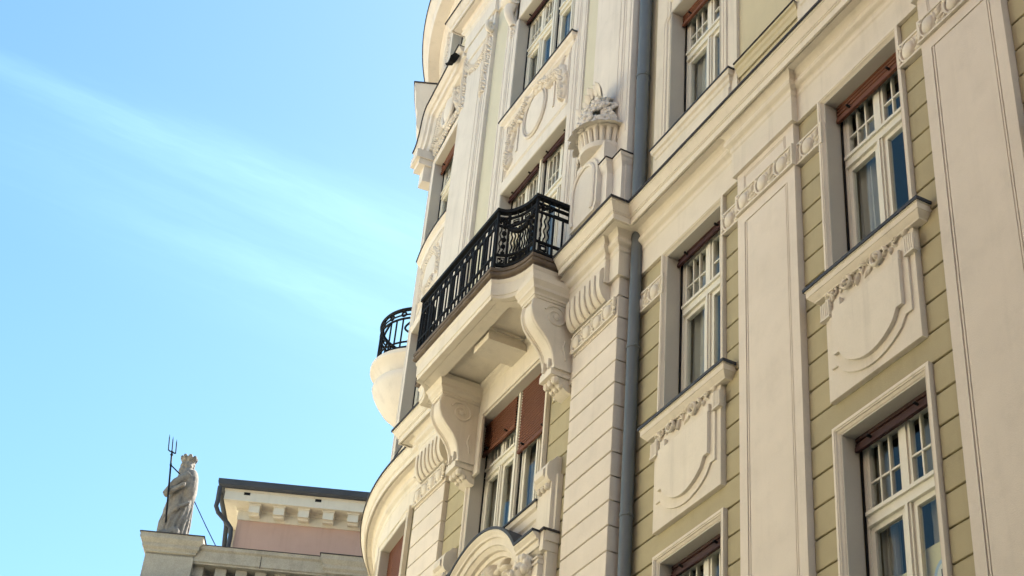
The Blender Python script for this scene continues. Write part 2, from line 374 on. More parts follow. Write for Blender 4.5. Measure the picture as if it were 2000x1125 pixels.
# --- window units: shared meshes
def window_kit(w, h, zt, cols=3, hb=.42, drop=.22, smat='shutter', tag_=''):
    """Local frame: x about the axis, y=0 at the frame front (into the room +y), z=0 at the opening's bottom."""
    K = {}; hw = w / 2; fr = MB(); fw = .075; th = .15
    fr.box(-hw, -hw + fw, 0, .12, 0, h); fr.box(hw - fw, hw, 0, .12, 0, h)
    fr.box(-hw + fw, hw - fw, 0, .12, 0, .07); fr.box(-hw + fw, hw - fw, 0, .12, h - .08, h)
    fr.box(-hw + fw, hw - fw, -.015, .12, zt - th / 2, zt + th / 2); fr.box(-hw + fw, hw - fw, -.045, -.015, zt + th / 2 - .03, zt + th / 2 + .012)
    fr.box(-hw + fw, hw - fw, -.028, -.015, zt - th / 2, zt - th / 2 + .028)
    fr.box(-.05, .05, -.012, .12, .07, zt - th / 2); fr.box(-.045, .045, -.005, .12, zt + th / 2, h - .08)
    fr.box(-.018, .018, -.03, -.012, .07, zt - th / 2)
    K['frame'] = mesh_of('window_frame', fr, 'paint')
    x0, x1 = .05, hw - fw                           # one half light
    lz0, lz1 = .07, zt - th / 2; sw = .062
    ca = MB(); ca.box(x0, x0 + sw, .012, .07, lz0, lz1); ca.box(x1 - sw, x1, .012, .07, lz0, lz1); ca.box(x0 + sw, x1 - sw, .012, .07, lz0, lz0 + .08); ca.box(x0 + sw, x1 - sw, .012, .07, lz1 - sw, lz1)
    K['case'] = mesh_of('casement', ca, 'paint')
    K['pane'] = mesh_of('pane', MB().box(x0 + sw, x1 - sw, .038, .044, lz0 + .08, lz1 - sw), 'glass')
    uz0, uz1 = zt + th / 2, h - .08; tl = MB(); s2 = .045; br = .022
    x0b = .045
    tl.box(x0b, x0b + s2, .012, .07, uz0, uz1); tl.box(x1 - s2, x1, .012, .07, uz0, uz1); tl.box(x0b + s2, x1 - s2, .012, .07, uz0, uz0 + s2); tl.box(x0b + s2, x1 - s2, .012, .07, uz1 - s2, uz1)
    ix0, ix1, iz0, iz1 = x0b + s2, x1 - s2, uz0 + s2, uz1 - s2
    xb = [ix0 + (ix1 - ix0) * i / cols for i in range(cols + 1)]; zb = [iz0, iz0 + (iz1 - iz0) * hb, iz1]
    for x in xb[1:-1]: tl.box(x - br / 2, x + br / 2, .015, .06, iz0, iz1)
    for i in range(cols): tl.box(xb[i] + (br / 2 if i else 0), xb[i + 1] - (br / 2 if i < cols - 1 else 0), .018, .058, zb[1] - br / 2, zb[1] + br / 2)
    K['light'] = mesh_of('transom_light', tl, 'paint')
    K['small'] = [mesh_of('small_pane', MB().box(xb[i] + br / 2, xb[i + 1] - br / 2, .036, .042, zb[j] + (br / 2 if j else 0), zb[j + 1] - (0 if j else br / 2)), 'glass') for i in range(cols) for j in range(2)]
    gd = MB()
    for s in (-1, 1): gd.box(s * (hw - .013), s * (hw - .034), -.022, -.002, 0, h)
    K['guide'] = mesh_of('shutter_guide', gd, 'black')
    sh = MB(); zb_ = h - drop; nsl = max(2, int(drop / .05)); rows = []
    for i in range(nsl + 1):
        z = zb_ + drop * i / nsl
        for dz, dy in ((0, .012), (.010, -.014), (drop / nsl * .55, -.016), (drop / nsl * .86, -.008)):
            if z + dz <= h: rows.append([(-hw + .03, -.07 + dy, z + dz), (hw - .03, -.07 + dy, z + dz)])
    sh.grid(rows); sh.box(-hw + .03, hw - .03, -.095, -.055, zb_ - .05, zb_)
    K['shutter'] = mesh_of('roller_shutter', sh, smat)
    K['stop'] = mesh_of('shutter_stop', MB().tube([(0, -.10, zb_ + .0), (0, -.155, zb_ + .01)], .018, 6), 'black')
    K['stopx'] = hw * .55
    cu = MB(); n = 26; rows = []
    for z in (.05, zt * .5, zt - .02, h - .1):
        rows.append([(-.02 + (hw - .06) * i / n, .17 + .035 * math.sin(i * 1.9) + .02 * math.sin(i * .7 + z), z) for i in range(n + 1)])
    K['curtain'] = mesh_of('curtain', MB().grid([[p for p in r] for r in rows]), 'curtain', 60)
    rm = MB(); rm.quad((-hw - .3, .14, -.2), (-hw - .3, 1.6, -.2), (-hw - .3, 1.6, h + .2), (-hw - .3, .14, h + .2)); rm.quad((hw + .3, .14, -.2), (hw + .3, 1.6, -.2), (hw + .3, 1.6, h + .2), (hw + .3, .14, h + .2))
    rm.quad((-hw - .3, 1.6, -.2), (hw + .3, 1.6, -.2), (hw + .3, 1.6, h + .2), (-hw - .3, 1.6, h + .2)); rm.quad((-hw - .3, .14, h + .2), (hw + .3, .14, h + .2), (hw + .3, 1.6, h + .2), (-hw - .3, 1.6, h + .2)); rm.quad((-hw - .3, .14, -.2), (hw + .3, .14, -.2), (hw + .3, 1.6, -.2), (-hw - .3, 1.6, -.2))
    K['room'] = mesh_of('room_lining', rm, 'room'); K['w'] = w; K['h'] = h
    return K
def place_window(K, x, y, z, rotz=0, label=None, curtains=(1, 1), shutter=True):
    e = empty('window', (x, y, z), rotz, B)
    if label: e['label'] = label
    put('window_frame', K['frame'], None, e, local=True)
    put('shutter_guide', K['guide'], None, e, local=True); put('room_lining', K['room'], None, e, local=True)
    if shutter:
        put('roller_shutter', K['shutter'], None, e, local=True)
        for s in (-1, 1):
            o = put('shutter_stop', K['stop'], None, e, local=True); o.location = (s * K['stopx'], 0, 0)
    for s in (1, -1):
        for k, nm in (('case', 'casement'), ('pane', 'pane'), ('light', 'transom_light')):
            o = put(nm, K[k], None, e, local=True); o.scale = (s, 1, 1)
        for me in K['small']:
            o = put('small_pane', me, None, e, local=True); o.scale = (s, 1, 1)
    for i, c in enumerate(curtains):
        if c:
            o = put('curtain', K['curtain'], None, e, local=True); o.scale = ((-1, 1)[i] * c, 1, 1); o.location = ((-1, 1)[i] * (1 - c) * (K['w'] / 2 - .06), 0, 0)
    return e
KA = window_kit(1.36, ROW2[1] - ROW2[0], 14.15 - 12.42)
KB = window_kit(1.36, ROW2[1] - ROW2[0], 14.15 - 12.42, drop=.10, smat='shutter_shaded')
K1 = window_kit(1.36, ROW1[1] - ROW1[0], 9.43 - 7.7, drop=.13, smat='shutter_shaded')
K3 = window_kit(1.36, ROW3[1] - ROW3[0], 18.90 - 17.2, drop=.20)
lab = {0: 'beside the drainpipe', 1: 'between the two broad pilasters', 2: 'beyond the broad pilaster', 3: 'at the far end of the wing'}
YF = .235
for i, x in enumerate(XW):
    place_window(KA if i else KB, x, YF, ROW2[0], curtains=(.75, .45) if i else (.9, .55))
    place_window(K1, x, YF, ROW1[0], curtains=(.35, .8))
    place_window(K3, x, YF, ROW3[0], curtains=(.8, .5))

# --- reveals + architraves (flat wing): one mesh each, shared
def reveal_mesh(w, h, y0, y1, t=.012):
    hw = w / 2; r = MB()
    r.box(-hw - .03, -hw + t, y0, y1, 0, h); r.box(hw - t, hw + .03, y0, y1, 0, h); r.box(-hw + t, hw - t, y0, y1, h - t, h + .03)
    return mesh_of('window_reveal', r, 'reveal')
def place(name, me, x, y, z, parent=B, rotz=0, sx=1):
    o = bpy.data.objects.new(name, me); COL.objects.link(o); o.parent = parent
    w = WM.get(parent.name)
    if w is not None: o.matrix_parent_inverse = w.inverted()
    o.location = (x, y, z); o.rotation_euler = (0, 0, rotz); o.scale = (sx, 1, 1); return o
def arch_mesh(hw, h, z0, wd=.085, proud=.05, inn=.0, ears=0):
    """Stepped, splayed architrave round three sides of an opening (local x about axis, z from sill)."""
    o = hw + wd
    path = [(o, z0), (o, h + wd), (-o, h + wd), (-o, z0)]
    prof = [(0, -.02), (0, proud), (.035, proud + .004), (.042, proud - .006), (.048, proud - .008), (.056, proud - .004), (.062, proud - .02), (wd - .012, proud - .032), (wd, inn), (wd, -.02)]
    return mesh_of('architrave', MB().sweep(path, prof, lambda a, b, c: (a, -c, b)), 'cream_smooth', 25)
RVA = reveal_mesh(1.36, ROW2[1] - ROW2[0], -.005, YF - .03); RV3 = reveal_mesh(1.36, ROW3[1] - ROW3[0], -.035, YF - .03)
AR2 = arch_mesh(.68, ROW2[1] - ROW2[0], 0); AR1 = arch_mesh(.68, ROW1[1] - ROW1[0], 0, wd=.095)
for x in XW:
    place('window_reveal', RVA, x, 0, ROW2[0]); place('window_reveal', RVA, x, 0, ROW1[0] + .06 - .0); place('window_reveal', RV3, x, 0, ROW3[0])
    place('architrave', AR2, x, 0, ROW2[0]); place('architrave', AR1, x, 0, ROW1[0])

# --- ochre courses (blocks with sunk joints)
GR = .0125
_bm = {}
def block(xa, xb, z0, z1, y, mat='ochre', yb=None, bev=.006, name='stucco_block'):
    y += random.uniform(-.0025, .0025); z0 += random.uniform(-.002, .002)
    key = (round(xb - xa, 3), round(z1 - z0, 3), mat, yb is None or round(yb - y, 3))
    if key not in _bm:
        _bm[key] = mesh_of(name, MB().box(0, xb - xa, 0, (yb - y) if yb is not None else .04, 0, z1 - z0, bev), mat)
    return place(name, _bm[key], xa, y, z0)
ARO = .775
segs = []
for i, x in enumerate(XW):
    xl = -15.87 if i == 0 else XP[i - 1] + .61
    xr = XP[i] - .61
    segs.append((x, xl, xr))
for x, xl, xr in segs:
    block(xl + .002, x - ARO + .002, 14.776, 15.118, 0); block(x + ARO - .002, xr - .002, 14.776, 15.118, 0)
    for k in range(-1, 20):
        z1, z0 = ZC(k) - GR, ZC(k + 1) + GR
        if k == 9:
            block(xl + .002, xr - .002, z0 + .004, z1, 0); continue
        low = z1 < 10.6
        half = .79 if low else (ARO if z0 > 12.2 else .76)
        block(xl + .002, x - half + .002, z0, z1, 0); block(x + half - .002, xr - .002, z0, z1, 0)

# --- pilasters of the wing
pl = MB(); hw = .61; yf = -.085
zt0, zt1 = 0.0, 14.44
for s in (-1, 1):
    pl.box(s * hw, s * (hw - .15), yf, .03, zt0, zt1)
    pl.box(s * (hw - .168), s * (hw - .188), yf + .004, .03, zt0, zt1 - .16)
pl.box(-hw + .15, hw - .15, yf + .017, .03, zt0, zt1 - .16)
pl.box(-hw + .202, hw - .202, yf + .006, .03, zt0, zt1 - .178); pl.box(-hw + .15, hw - .15, yf, .03, zt1 - .16, zt1)
pl.box(-hw, hw, yf, .03, 14.79, 15.17); pl.box(-hw, hw, yf + .012, .03, zt1, 14.79); pl.box(-hw, hw, yf, .03, 15.188, 15.30); pl.box(-hw + .01, hw - .01, yf + .014, .03, 15.17, 15.188)
# thin frame on the necking
for p in ([(.44, 14.83), (.44, 15.03), (-.455, 15.03), (-.455, 14.83)],):
    pl.tube([(a, yf - .002, b) for a, b in p], .008, 5)
    pl.tube([(a * .94, yf - .002, b - .03) for a, b in p[:3]] + [(p[3][0] * .94, yf - .002, p[3][1])], .006, 5)
PLM = mesh_of('pilaster', pl, 'cream', 40)
for x in XP: place('pilaster', PLM, x, 0, 0)

# --- egg bands
def egg(mb, mp, a, b, s=1.0):
    mb.dome(mp, a, b, .095 * s, .118 * s, .045 * s, .15, 12, 5)
    n = 12
    pts = [mp(a + .128 * s * math.cos(R_(100 + 190 * i / n)), b + .15 * s * math.sin(R_(100 + 190 * i / n)), .012) for i in range(n + 1)]
    mb.tube(pts, [.005 * s + .012 * s * math.sin(math.pi * i / n) for i in range(n + 1)], 5)
    pts = [mp(a + .12 * s * math.cos(R_(60 - 130 * i / n)), b + .145 * s * math.sin(R_(60 - 130 * i / n)), .012) for i in range(n + 1)]
    mb.tube(pts, [.003 * s + .006 * s * math.sin(math.pi * i / n) for i in range(n + 1)], 5)
    for dx, dz, an in ((.19, .08, .9), (.18, .02, .6), (.20, -.05, .2), (.17, -.10, -.3), (-.13, -.10, .8), (-.12, .11, -.8)):
        mb.dome(mp, a + dx * s, b + dz * s, .062 * s, .024 * s, .03 * s, an, 8, 3, .5)
EGG = mesh_of('egg_ornament', (lambda q: (egg(q, frontmap(0), 0, 0), q)[1])(MB()), 'cream_smooth', 50)
def egg_band(x0, x1, y, n, z0=14.447, z1=14.776, name='ornament_band', off=0.0):
    b = MB(); b.box(x0, x1, y, y + .06, z0, z1)
    for za, zb in ((z0, z0 + .028), (z1 - .028, z1)): b.box(x0, x1, y - .018, y, za, zb)
    b.box(x0, x0 + .028, y - .018, y, z0 + .028, z1 - .028); b.box(x1 - .028, x1, y - .018, y, z0 + .028, z1 - .028)
    o = put(name, b, 'cream_smooth', B)
    for i in range(n):
        place('egg_ornament', EGG, x0 + (x1 - x0) * (i + .5) / n - .04, y, (z0 + z1) / 2, o)
    return o
for i, (x, xl, xr) in enumerate(segs):
    egg_band(xl + .003, x - .70, -.04, 2 if i == 0 else 1); egg_band(x + .735, xr - .003, -.04, 1)
for x in XP: egg_band(x - .615, x + .615, -.105, 3)

# --- sills, aprons, shields under the row-2 windows
def shield(hwid, zt, zs, zb, step, k=14):
    """outline from top right, clockwise seen from the street: straight sides, a step, a drooping curve"""
    pts = [(-hwid, zt), (-hwid, zs), (-hwid + step, zs)]
    for i in range(1, k):
        t = i / k; a = -hwid + step + 2 * (hwid - step) * t
        pts.append((a, zs - (zs - zb) * math.sin(math.pi * t) ** .62))
    pts += [(hwid - step, zs), (hwid, zs), (hwid, zt)]
    return pts
def plate(mb, pts, y0, y1):
    i = len(mb.v); n = len(pts)
    mb.v += [(a, y0, b) for a, b in pts] + [(a, y1, b) for a, b in pts]
    mb.f.append(tuple(range(i, i + n)))
    for k in range(n):
        c = (k + 1) % n; mb.f.append((i + k, i + c, i + n + c, i + n + k))
    return mb
def acanthus(mb, mp, wid, hgt, seed):
    rnd = random.Random(seed)
    def scroll(a, b, r, turns, sg, th, h=.03):
        n = 22; pts = []; rs = []
        for i in range(n + 1):
            t = i / n; an = sg * (t * turns * 2 * math.pi) + (0 if sg > 0 else math.pi); rr = r * (1 - .78 * t)
            pts.append(mp(a + rr * math.cos(an), b + rr * math.sin(an), h * (.4 + .9 * t))); rs.append(th * (1 - .45 * t))
        mb.tube(pts, rs, 6)
        mb.dome(mp, a, b, r * .3, r * .3, h * 1.9, 0, 8, 3)
    scroll(wid * .15, -.02, .135, 1.4, 1, .034, .05); scroll(-wid * .25, -.03, .105, 1.4, -1, .028, .05)
    scroll(wid * .36, .05, .08, 1.2, 1, .022); scroll(-wid * .42, -.01, .07, 1.2, -1, .02)
    for i in range(34):
        t = i / 33; a = -wid / 2 + wid * t + rnd.uniform(-.015, .015); b = rnd.uniform(-.09, .12)
        sg = 1 if a > 0 else -1
        mb.dome(mp, a, b, rnd.uniform(.045, .085), rnd.uniform(.016, .03), rnd.uniform(.025, .055), rnd.uniform(.3, 1.3) * (1 if rnd.random() < .7 else -1), 8, 3, .55)
    for i in range(6):
        an = R_(30 + 24 * i); mb.dome(mp, .0 + .07 * math.cos(an), .02 + .07 * math.sin(an), .085, .024, .06, an, 8, 3, .5)
    for s in (-1, 1):                                # curling leaf ends
        for j in range(4):
            mb.dome(mp, s * (wid / 2 - .05 + .02 * j), .12 - .09 * j, .075, .03, .05, s * (1.1 - .35 * j), 8, 3, .5)
si = MB()
prof = [(0, -.2), (.10, -.2), (.105, -.185), (.125, -.165), (.15, -.135), (.155, -.125), (.165, -.12), (.168, -.05), (.178, -.045), (.178, -.022), (0, -.02)]
si.sweep([(.80, .03), (.80, -.005), (-.80, -.005), (-.80, .03)], prof, lambda a, b, h: (a, b, h))
SILL = mesh_of('window_sill', si, 'cream_smooth', 25)
fl = MB().sweep([(.80, .06), (.80, -.005), (-.80, -.005), (-.80, .06)], [(-.3, .012), (-.3, 0.03), (.0, .03), (.196, .006), (.196, -.036), (.17, -.024), (-.1, -.018)], lambda a, b, h: (a, b, h))
FLSH = mesh_of('sill_flashing', fl, 'zinc')
Z0 = 12.37
ap = MB(); ap.box(-.755, .755, -.07, .03, 10.80 - Z0, -.16, .004)
APR = mesh_of('apron_panel', ap, 'cream_smooth')
OUT = mesh_of('shield_border', plate(MB(), shield(.665, 11.83 - Z0, 11.165 - Z0, 10.885 - Z0, .10), -.094, -.06), 'cream_smooth')
INN = mesh_of('shield_field', plate(MB(), shield(.565, 11.86 - Z0, 11.285 - Z0, 10.995 - Z0, .085), -.138, -.07), 'cream_smooth')
SQ = mesh_of('corner_block', MB().box(-.055, .055, -.118, -.06, 11.875 - Z0, 11.985 - Z0, .008), 'cream_smooth')
ft = MB()
for j in range(5): ft.box(-.075 + .032 * j, -.075 + .032 * j + .022, -.118, -.06, 11.875 - Z0, 12.06 - Z0)
ft.box(-.085, .085, -.108, -.06, 11.87 - Z0, 12.065 - Z0); ft.box(-.082, .082, -.122, -.06, 11.84 - Z0, 11.868 - Z0)
FLT = mesh_of('fluted_block', ft, 'cream_smooth')
om = MB(); acanthus(om, lambda a, b, h: (a, -.066 - h, b - .235), 1.36, .3, 3)
for j in range(9): om.dome(lambda a, b, h: (a, -.07 - h, b), -.30 + .05 * j, 11.885 - Z0, .02, .025, .045, 0, 7, 3)
ACA = mesh_of('acanthus_relief', om, 'cream_smooth', 60)
for x in XW:
    s_ = place('window_sill', SILL, x, 0, Z0)
    place('sill_flashing', FLSH, 0, 0, 0, s_)
    a_ = place('apron_panel', APR, x, 0, Z0)
    for nm, me in (('shield_border', OUT), ('shield_field', INN), ('acanthus_relief', ACA)): place(nm, me, 0, 0, 0, a_)
    for s in (-1, 1):
        place('corner_block', SQ, s * .50, 0, 0, a_); place('fluted_block', FLT, s * .715, 0, 0, a_)

# --- main entablature
BED = [(0, 15.12), (.05, 15.12), (.05, 15.52), (.066, 15.545), (.066, 15.60), (.08, 15.62), (.10, 15.63), (.125, 15.655), (.135, 15.69), (.125, 15.725), (.105, 15.75), (.11, 15.765), (.118, 15.79), (.14, 15.82), (.175, 15.845), (0, 15.845)]
COR = [(0, 15.842), (.265, 15.842), (.27, 15.856), (.288, 15.856), (.29, 15.832), (.315, 15.832), (.318, 15.93), (.333, 15.935), (.333, 15.955), (.343, 15.958), (.352, 15.985), (.372, 16.02), (.395, 16.05), (.402, 16.07), (.415, 16.075), (.415, 16.115), (0, 16.118)]
FLA = [(-.05, 16.12), (.415, 16.119), (.435, 16.098), (.436, 16.14), (-.05, 16.18)]
plan = lambda a, b, h: (a, b, h)
arc = lambda r, a0, a1, n: [(CXC - r * math.sin(a0 + (a1 - a0) * i / n), CYC - r * math.cos(a0 + (a1 - a0) * i / n)) for i in range(n + 1)]
ARC = arc(RC, 0, R_(100), 60)
wing = [(XE, 0)]
for x in reversed(XP): wing += [(x + .61, 0), (x + .61, -.085), (x - .61, -.085), (x - .61, 0)]
bed_r = wing + [(-15.87, 0), (-15.87, YBP), (-16.14, YBP), (-16.14, -.35), (-17.12, -.35), (-17.12, YB)]
cor_r = [(XE, 0), (-15.87, 0), (-15.87, YBP), (-17.19, YBP)]
bed_l = [(-21.54, YB), (-21.54, -.35), (-22.52, -.35), (-22.52, YBP), (-22.80, YBP), (-22.80, .15)] + ARC
cor_l = [(-21.47, YBP), (-22.80, YBP), (-22.80, .15)] + ARC
for p, q in ((bed_r, cor_r), (bed_l, cor_l)):
    c = put('cornice', MB().sweep(q, COR, plan), 'cream_smooth', B, 25)
    put('frieze', MB().sweep(p, BED, plan), 'cream_smooth', B, 25)
    put('cornice_flashing', MB().sweep(q, FLA, plan), 'flashing', B)
put('bay_frieze', MB().sweep([(-17.12, YB), (-21.54, YB)], BED, plan), 'cream_smooth', B, 25)

# --- row 3 of the wing: surrounds, sills, aprons
sr = MB(); hole_boxes(sr, -1.10, 1.10, -.035, .03, -1.05, 12.0, [(-WOP, WOP, 0, 2.62)])
SUR = mesh_of('window_surround', sr, 'cream_smooth')
o = .868
AR3 = mesh_of('architrave', MB().sweep([(o, 0), (o, 2.50), (o - .08, 2.60), (o - .08, 2.95), (-o + .08, 2.95), (-o + .08, 2.60), (-o, 2.50), (-o, 0)], [(0, .02), (0, .055), (.02, .06), (.03, .048), (.07, .046), (.078, .056), (.09, .056), (.1, .042), (.1, .02)], lambda a, b, c: (a, -c, b)), 'cream_smooth', 25)
S3 = mesh_of('window_sill', MB().sweep([(.93, .03), (.93, -.03), (-.93, -.03), (-.93, .03)], [(0, -.30), (.03, -.30), (.035, -.22), (.055, -.2), (.06, -.13), (.09, -.11), (.10, -.03), (0, -.02)], plan), 'cream_smooth', 25)
F3 = mesh_of('sill_flashing', MB().sweep([(.93, .06), (.93, -.03), (-.93, -.03), (-.93, .06)], [(-.3, 0), (-.3, .01), (.115, -.004), (.115, -.03), (-.1, -.022)], plan), 'zinc')
A3 = MB(); A3.box(-.95, .95, -.075, .0, -.72, -.30, .01); A3.box(-.75, .75, -.095, -.07, -1.1, -.72, .01)
A3 = mesh_of('apron_panel', A3, 'cream_smooth')
LG = mesh_of('ledge', MB().sweep([(.0, 0), (-1.40, 0)], [(0, -.22), (.02, -.22), (.03, -.15), (.05, -.12), (.055, -.06), (.085, -.04), (.085, 0), (0, 0)], plan), 'ochre_pale', 25)
LF = mesh_of('ledge_flashing', MB().sweep([(0, 0), (-1.40, 0)], [(0, 0), (.1, .002), (.1, .024), (0, .05)], plan), 'flashing')
for i, x in enumerate(XW):
    place('window_surround', SUR, x, 0, ROW3[0]); place('architrave', AR3, x, 0, ROW3[0])
    s_ = place('window_sill', S3, x, 0, ROW3[0]); place('sill_flashing', F3, 0, 0, 0, s_); place('apron_panel', A3, x, 0, ROW3[0])
    if i < 3:
        l_ = place('ledge', LG, x + 2.5, 0, 17.18); place('ledge_flashing', LF, 0, 0, 0, l_)

# --- drainpipes
def pipe(pts, r, clamps, label):
    o = put('drainpipe', MB().tube(pts, r, 16), 'downpipe', B, 40); o['label'] = label
    for (x, y, z) in clamps:
        c = MB().lathe([(r, z - .025), (r + .012, z - .02), (r + .012, z + .02), (r, z + .025)], x, y, 16)
        c.tube([(x + r, y - .02, z), (x + r + .05, y - .03, z)], .014, 6)
        put('pipe_clamp', c, 'downpipe', o, 40)
pipe([(-15.715, -.105, z) for z in (0, 6, 10, 14, 15.84)] , .085, [(-15.715, -.105, z) for z in (11.30, 13.88, 8.6)], 'lower grey drainpipe beside the projecting bay')
pipe([(-15.715, -.115, z) for z in (16.15, 20, 24, 29)], .10, [(-15.715, -.115, z) for z in (18.95, 22.5)], 'upper grey drainpipe beside the projecting bay')
# ================================================================== PROJECTING BAY
BW = 1.25                                            # half width of the bay openings
mir = lambda x: 2 * BX - x
BROWS = [(12.42, 15.10), (16.2, 19.95), (21.82, 24.46)]
bh = [(BX - BW, BX + BW, *r) for r in BROWS]
put('bay_wall', hole_boxes(MB(), -21.6, -17.05, YB + .028, .3, 0, 15.3, bh[:1]), 'ochre', B)
put('bay_upper_wall', hole_boxes(MB(), -22.3, -16.2, YB, .3, 15.3, 29.0, bh[1:]), 'strip_pale', B)
# rusticated bay pilasters
for xa, xb in ((-17.14, -15.87), (mir(-15.87) + .06, mir(-17.14) + .02)):
    core = put('pilaster_core', MB().box(xa + .028, xb - .028, YBP + .028, .30, 0, 15.15), 'cream', B)
    for k in range(-1, 20):
        block(xa, xb, ZC(k + 1) + GR, ZC(k) - GR, YBP, 'cream', .29, name='stucco_block')
    block(xa, xb, 14.80 + GR, 15.14, YBP, 'cream', .29)
    block(xa, xb, ZC(-1) + GR, 14.80 - GR, YBP, 'cream', .29)
# ochre courses beside the bay window
for sgn in (1, -1):
    for k in range(-1, 20):
        z1, z0 = ZC(k) - GR, ZC(k + 1) + GR
        xa, xb = (-17.90, -17.142) if sgn > 0 else (mir(-17.142) + .04, mir(-17.90))
        block(xa, xb, z0, z1, YB)
    xa, xb = (-17.90, -17.142) if sgn > 0 else (mir(-17.142) + .04, mir(-17.90))
    block(xa, xb, 14.45, 15.11, YB)

# bay windows: two double lights with a post between
ub = BW - .06
def bay_kit(r, zt, drop, cols=3): return window_kit(ub, r[1] - r[0], zt - r[0], cols=cols, drop=drop, smat='shutter' if drop > .3 else 'shutter_shaded')
YFB = .02
for n, (r, zt, drops) in enumerate(zip(BROWS, (14.18, 18.95, 23.55), ((.55, 1.12), (.10, .10), (.07, .07)))):
    for s in (-1, 1):
        K = bay_kit(r, zt, drops[0 if s < 0 else 1])
        place_window(K, BX + s * (ub / 2 + .06), YFB, r[0], curtains=((.6, .9), (.5, .5), (.7, .4))[n])
    put('window_post', MB().box(BX - .062, BX + .062, YFB - .06, YFB + .14, r[0], r[1]).box(BX - .03, BX + .03, YFB - .085, YFB - .06, r[0], r[1]), 'paint', B)
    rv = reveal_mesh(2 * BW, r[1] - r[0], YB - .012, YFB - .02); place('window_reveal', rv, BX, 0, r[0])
AB = arch_mesh(BW, BROWS[0][1] - BROWS[0][0], 0, wd=.10)
place('architrave', AB, BX, YB, BROWS[0][0])
put('window_sill', MB().sweep([(BX + BW + .1, YB), (BX + BW + .1, YB - .02), (BX - BW - .1, YB - .02), (BX - BW - .1, YB)], [(0, 12.05), (.04, 12.05), (.05, 12.15), (.075, 12.18), (.08, 12.3), (.12, 12.33), (.13, 12.40), (0, 12.41)], plan), 'cream_smooth', B, 25)
put('sill_flashing', MB().sweep([(BX + BW + .1, YB), (BX + BW + .1, YB - .02), (BX - BW - .1, YB - .02), (BX - BW - .1, YB)], [(-.2, 12.435), (.155, 12.425), (.155, 12.398), (-.2, 12.41)], plan), 'zinc', B)

# fluted brackets and egg bands on the pilaster heads
fb = MB(); w2 = .50
pr = [(-.28, 15.46), (-.352, 15.46), (-.44, 15.36), (-.462, 15.30), (-.462, 15.13), (-.455, 15.04), (-.435, 14.96), (-.405, 14.90), (-.37, 14.86), (-.345, 14.845), (-.28, 14.83)]
fb.grid([[(x, y, z) for y, z in pr] for x in (-w2, w2)], caps=True)
fb.f[-2:] = [tuple(range(len(pr))), tuple(range(len(pr), 2 * len(pr)))]
for j in range(6):
    x = -.38 + .15 * j
    fb.tube([(x, y - .012, z) for y, z in pr[3:-1]], [.012, .02, .024, .024, .022, .018, .012], 6)
    fb.box(x - .012, x + .012, -.375, -.34, 15.30, 15.44 + .05 * (j % 2))
FB = mesh_of('fluted_bracket', fb, 'cream_smooth', 30)
for x in (-16.63, mir(-16.63) + .02):
    place('fluted_bracket', FB, x, 0, 0)
    put('necking', MB().box(x - .49, x + .49, -.35, -.27, 14.835, 15.14), 'cream_smooth', B)
egg_band(-17.12, -15.93, -.31, 4, 14.48, 14.80); egg_band(mir(-15.93) + .05, mir(-17.12), -.31, 4, 14.48, 14.80)

# window-foot brackets, with balls, and the strips under them
wf = MB(); wf.box(-.20, .20, -.115, .02, -.78, 0.02); wf.box(.13, .27, -.06, .02, -.78, .12)
hb_ = [(.02, .42), (-.06, .42), (-.10, .36), (-.17, .30), (-.20, .22), (-.20, .08), (-.17, .02), (-.14, 0), (.02, 0)]
wf.grid([[(x, y, z) for y, z in hb_] for x in (-.20, .20)], caps=True)
wf.grid([[(x, y * 1.15, z * .6 + .05) for y, z in hb_] for x in (-.13, .13)], caps=True)
for j in range(3): wf.blob((-.11 + .11 * j, -.13, -.05), .055)
wf.grid([[(x, y, z) for y, z in ((.0, 0), (-.14, 0), (-.10, -.10), (0, -.16))] for x in (-.16, .16)], caps=True)
WFM = mesh_of('bracket', wf, 'cream_smooth', 30)
place('bracket', WFM, -17.63, YB - .02, 12.53); place('bracket', WFM, mir(-17.63), YB - .02, 12.53, sx=-1)

# arched pediment over the window below
PY = -.55
arcR, zc_ = 1.58, 10.83; a_e = math.asin(1.30 / 1.58)
ar = [(BX + arcR * math.sin(a_e - 2 * a_e * i / 28), zc_ + arcR * math.cos(a_e - 2 * a_e * i / 28)) for i in range(29)]
zf = zc_ + arcR * math.cos(a_e)
hood = [(BX + 1.86, zf)] + ar + [(BX - 1.86, zf)]
# mouldings: profile across (inward from the top edge) and outwards from the wall
hp = [(0, -.30), (0, .36), (-.0, .36)]
pp = [(0, .0), (0, .345), (.035, .345), (.05, .33), (.08, .30), (.11, .29), (.115, .255), (.21, .245), (.215, .22), (.24, .20), (.27, .17), (.275, .12), (.34, .11), (.345, .0)]
ped = put('pediment', MB().sweep(hood, pp, lambda a, b, h: (a, YB - h, b)), 'cream_smooth', B, 25)
put('pediment_flashing', MB().sweep(hood, [(-.012, 0), (-.03, .36), (.012, .362), (.005, .0)], lambda a, b, h: (a, YB - h, b)), 'zinc', ped)
for sg in (1, -1):
    X = lambda d: BX + sg * d
    r_ = MB(); r_.box(X(1.36), X(1.865), YB - .24, YB, 10.2, zf - .34); r_.box(X(1.865), X(1.965), YB - .235, YB, zf - .30, zf - .012); r_.box(X(1.865), X(1.955), YB - .16, YB, 10.2, zf - .30)
    r_.box(X(1.965), X(1.985), YB - .21, YB, zf - .16, zf - .012)
    for q in (.36, .44): r_.box(X(1.35), X(1.875), YB - .26, YB, zf - q - .03, zf - q)
    put('pediment_pier', r_, 'cream_smooth', ped)
    put('pier_flashing', MB().box(X(1.86), X(2.0), YB - .26, YB, zf - .012, zf + .02), 'flashing', ped)
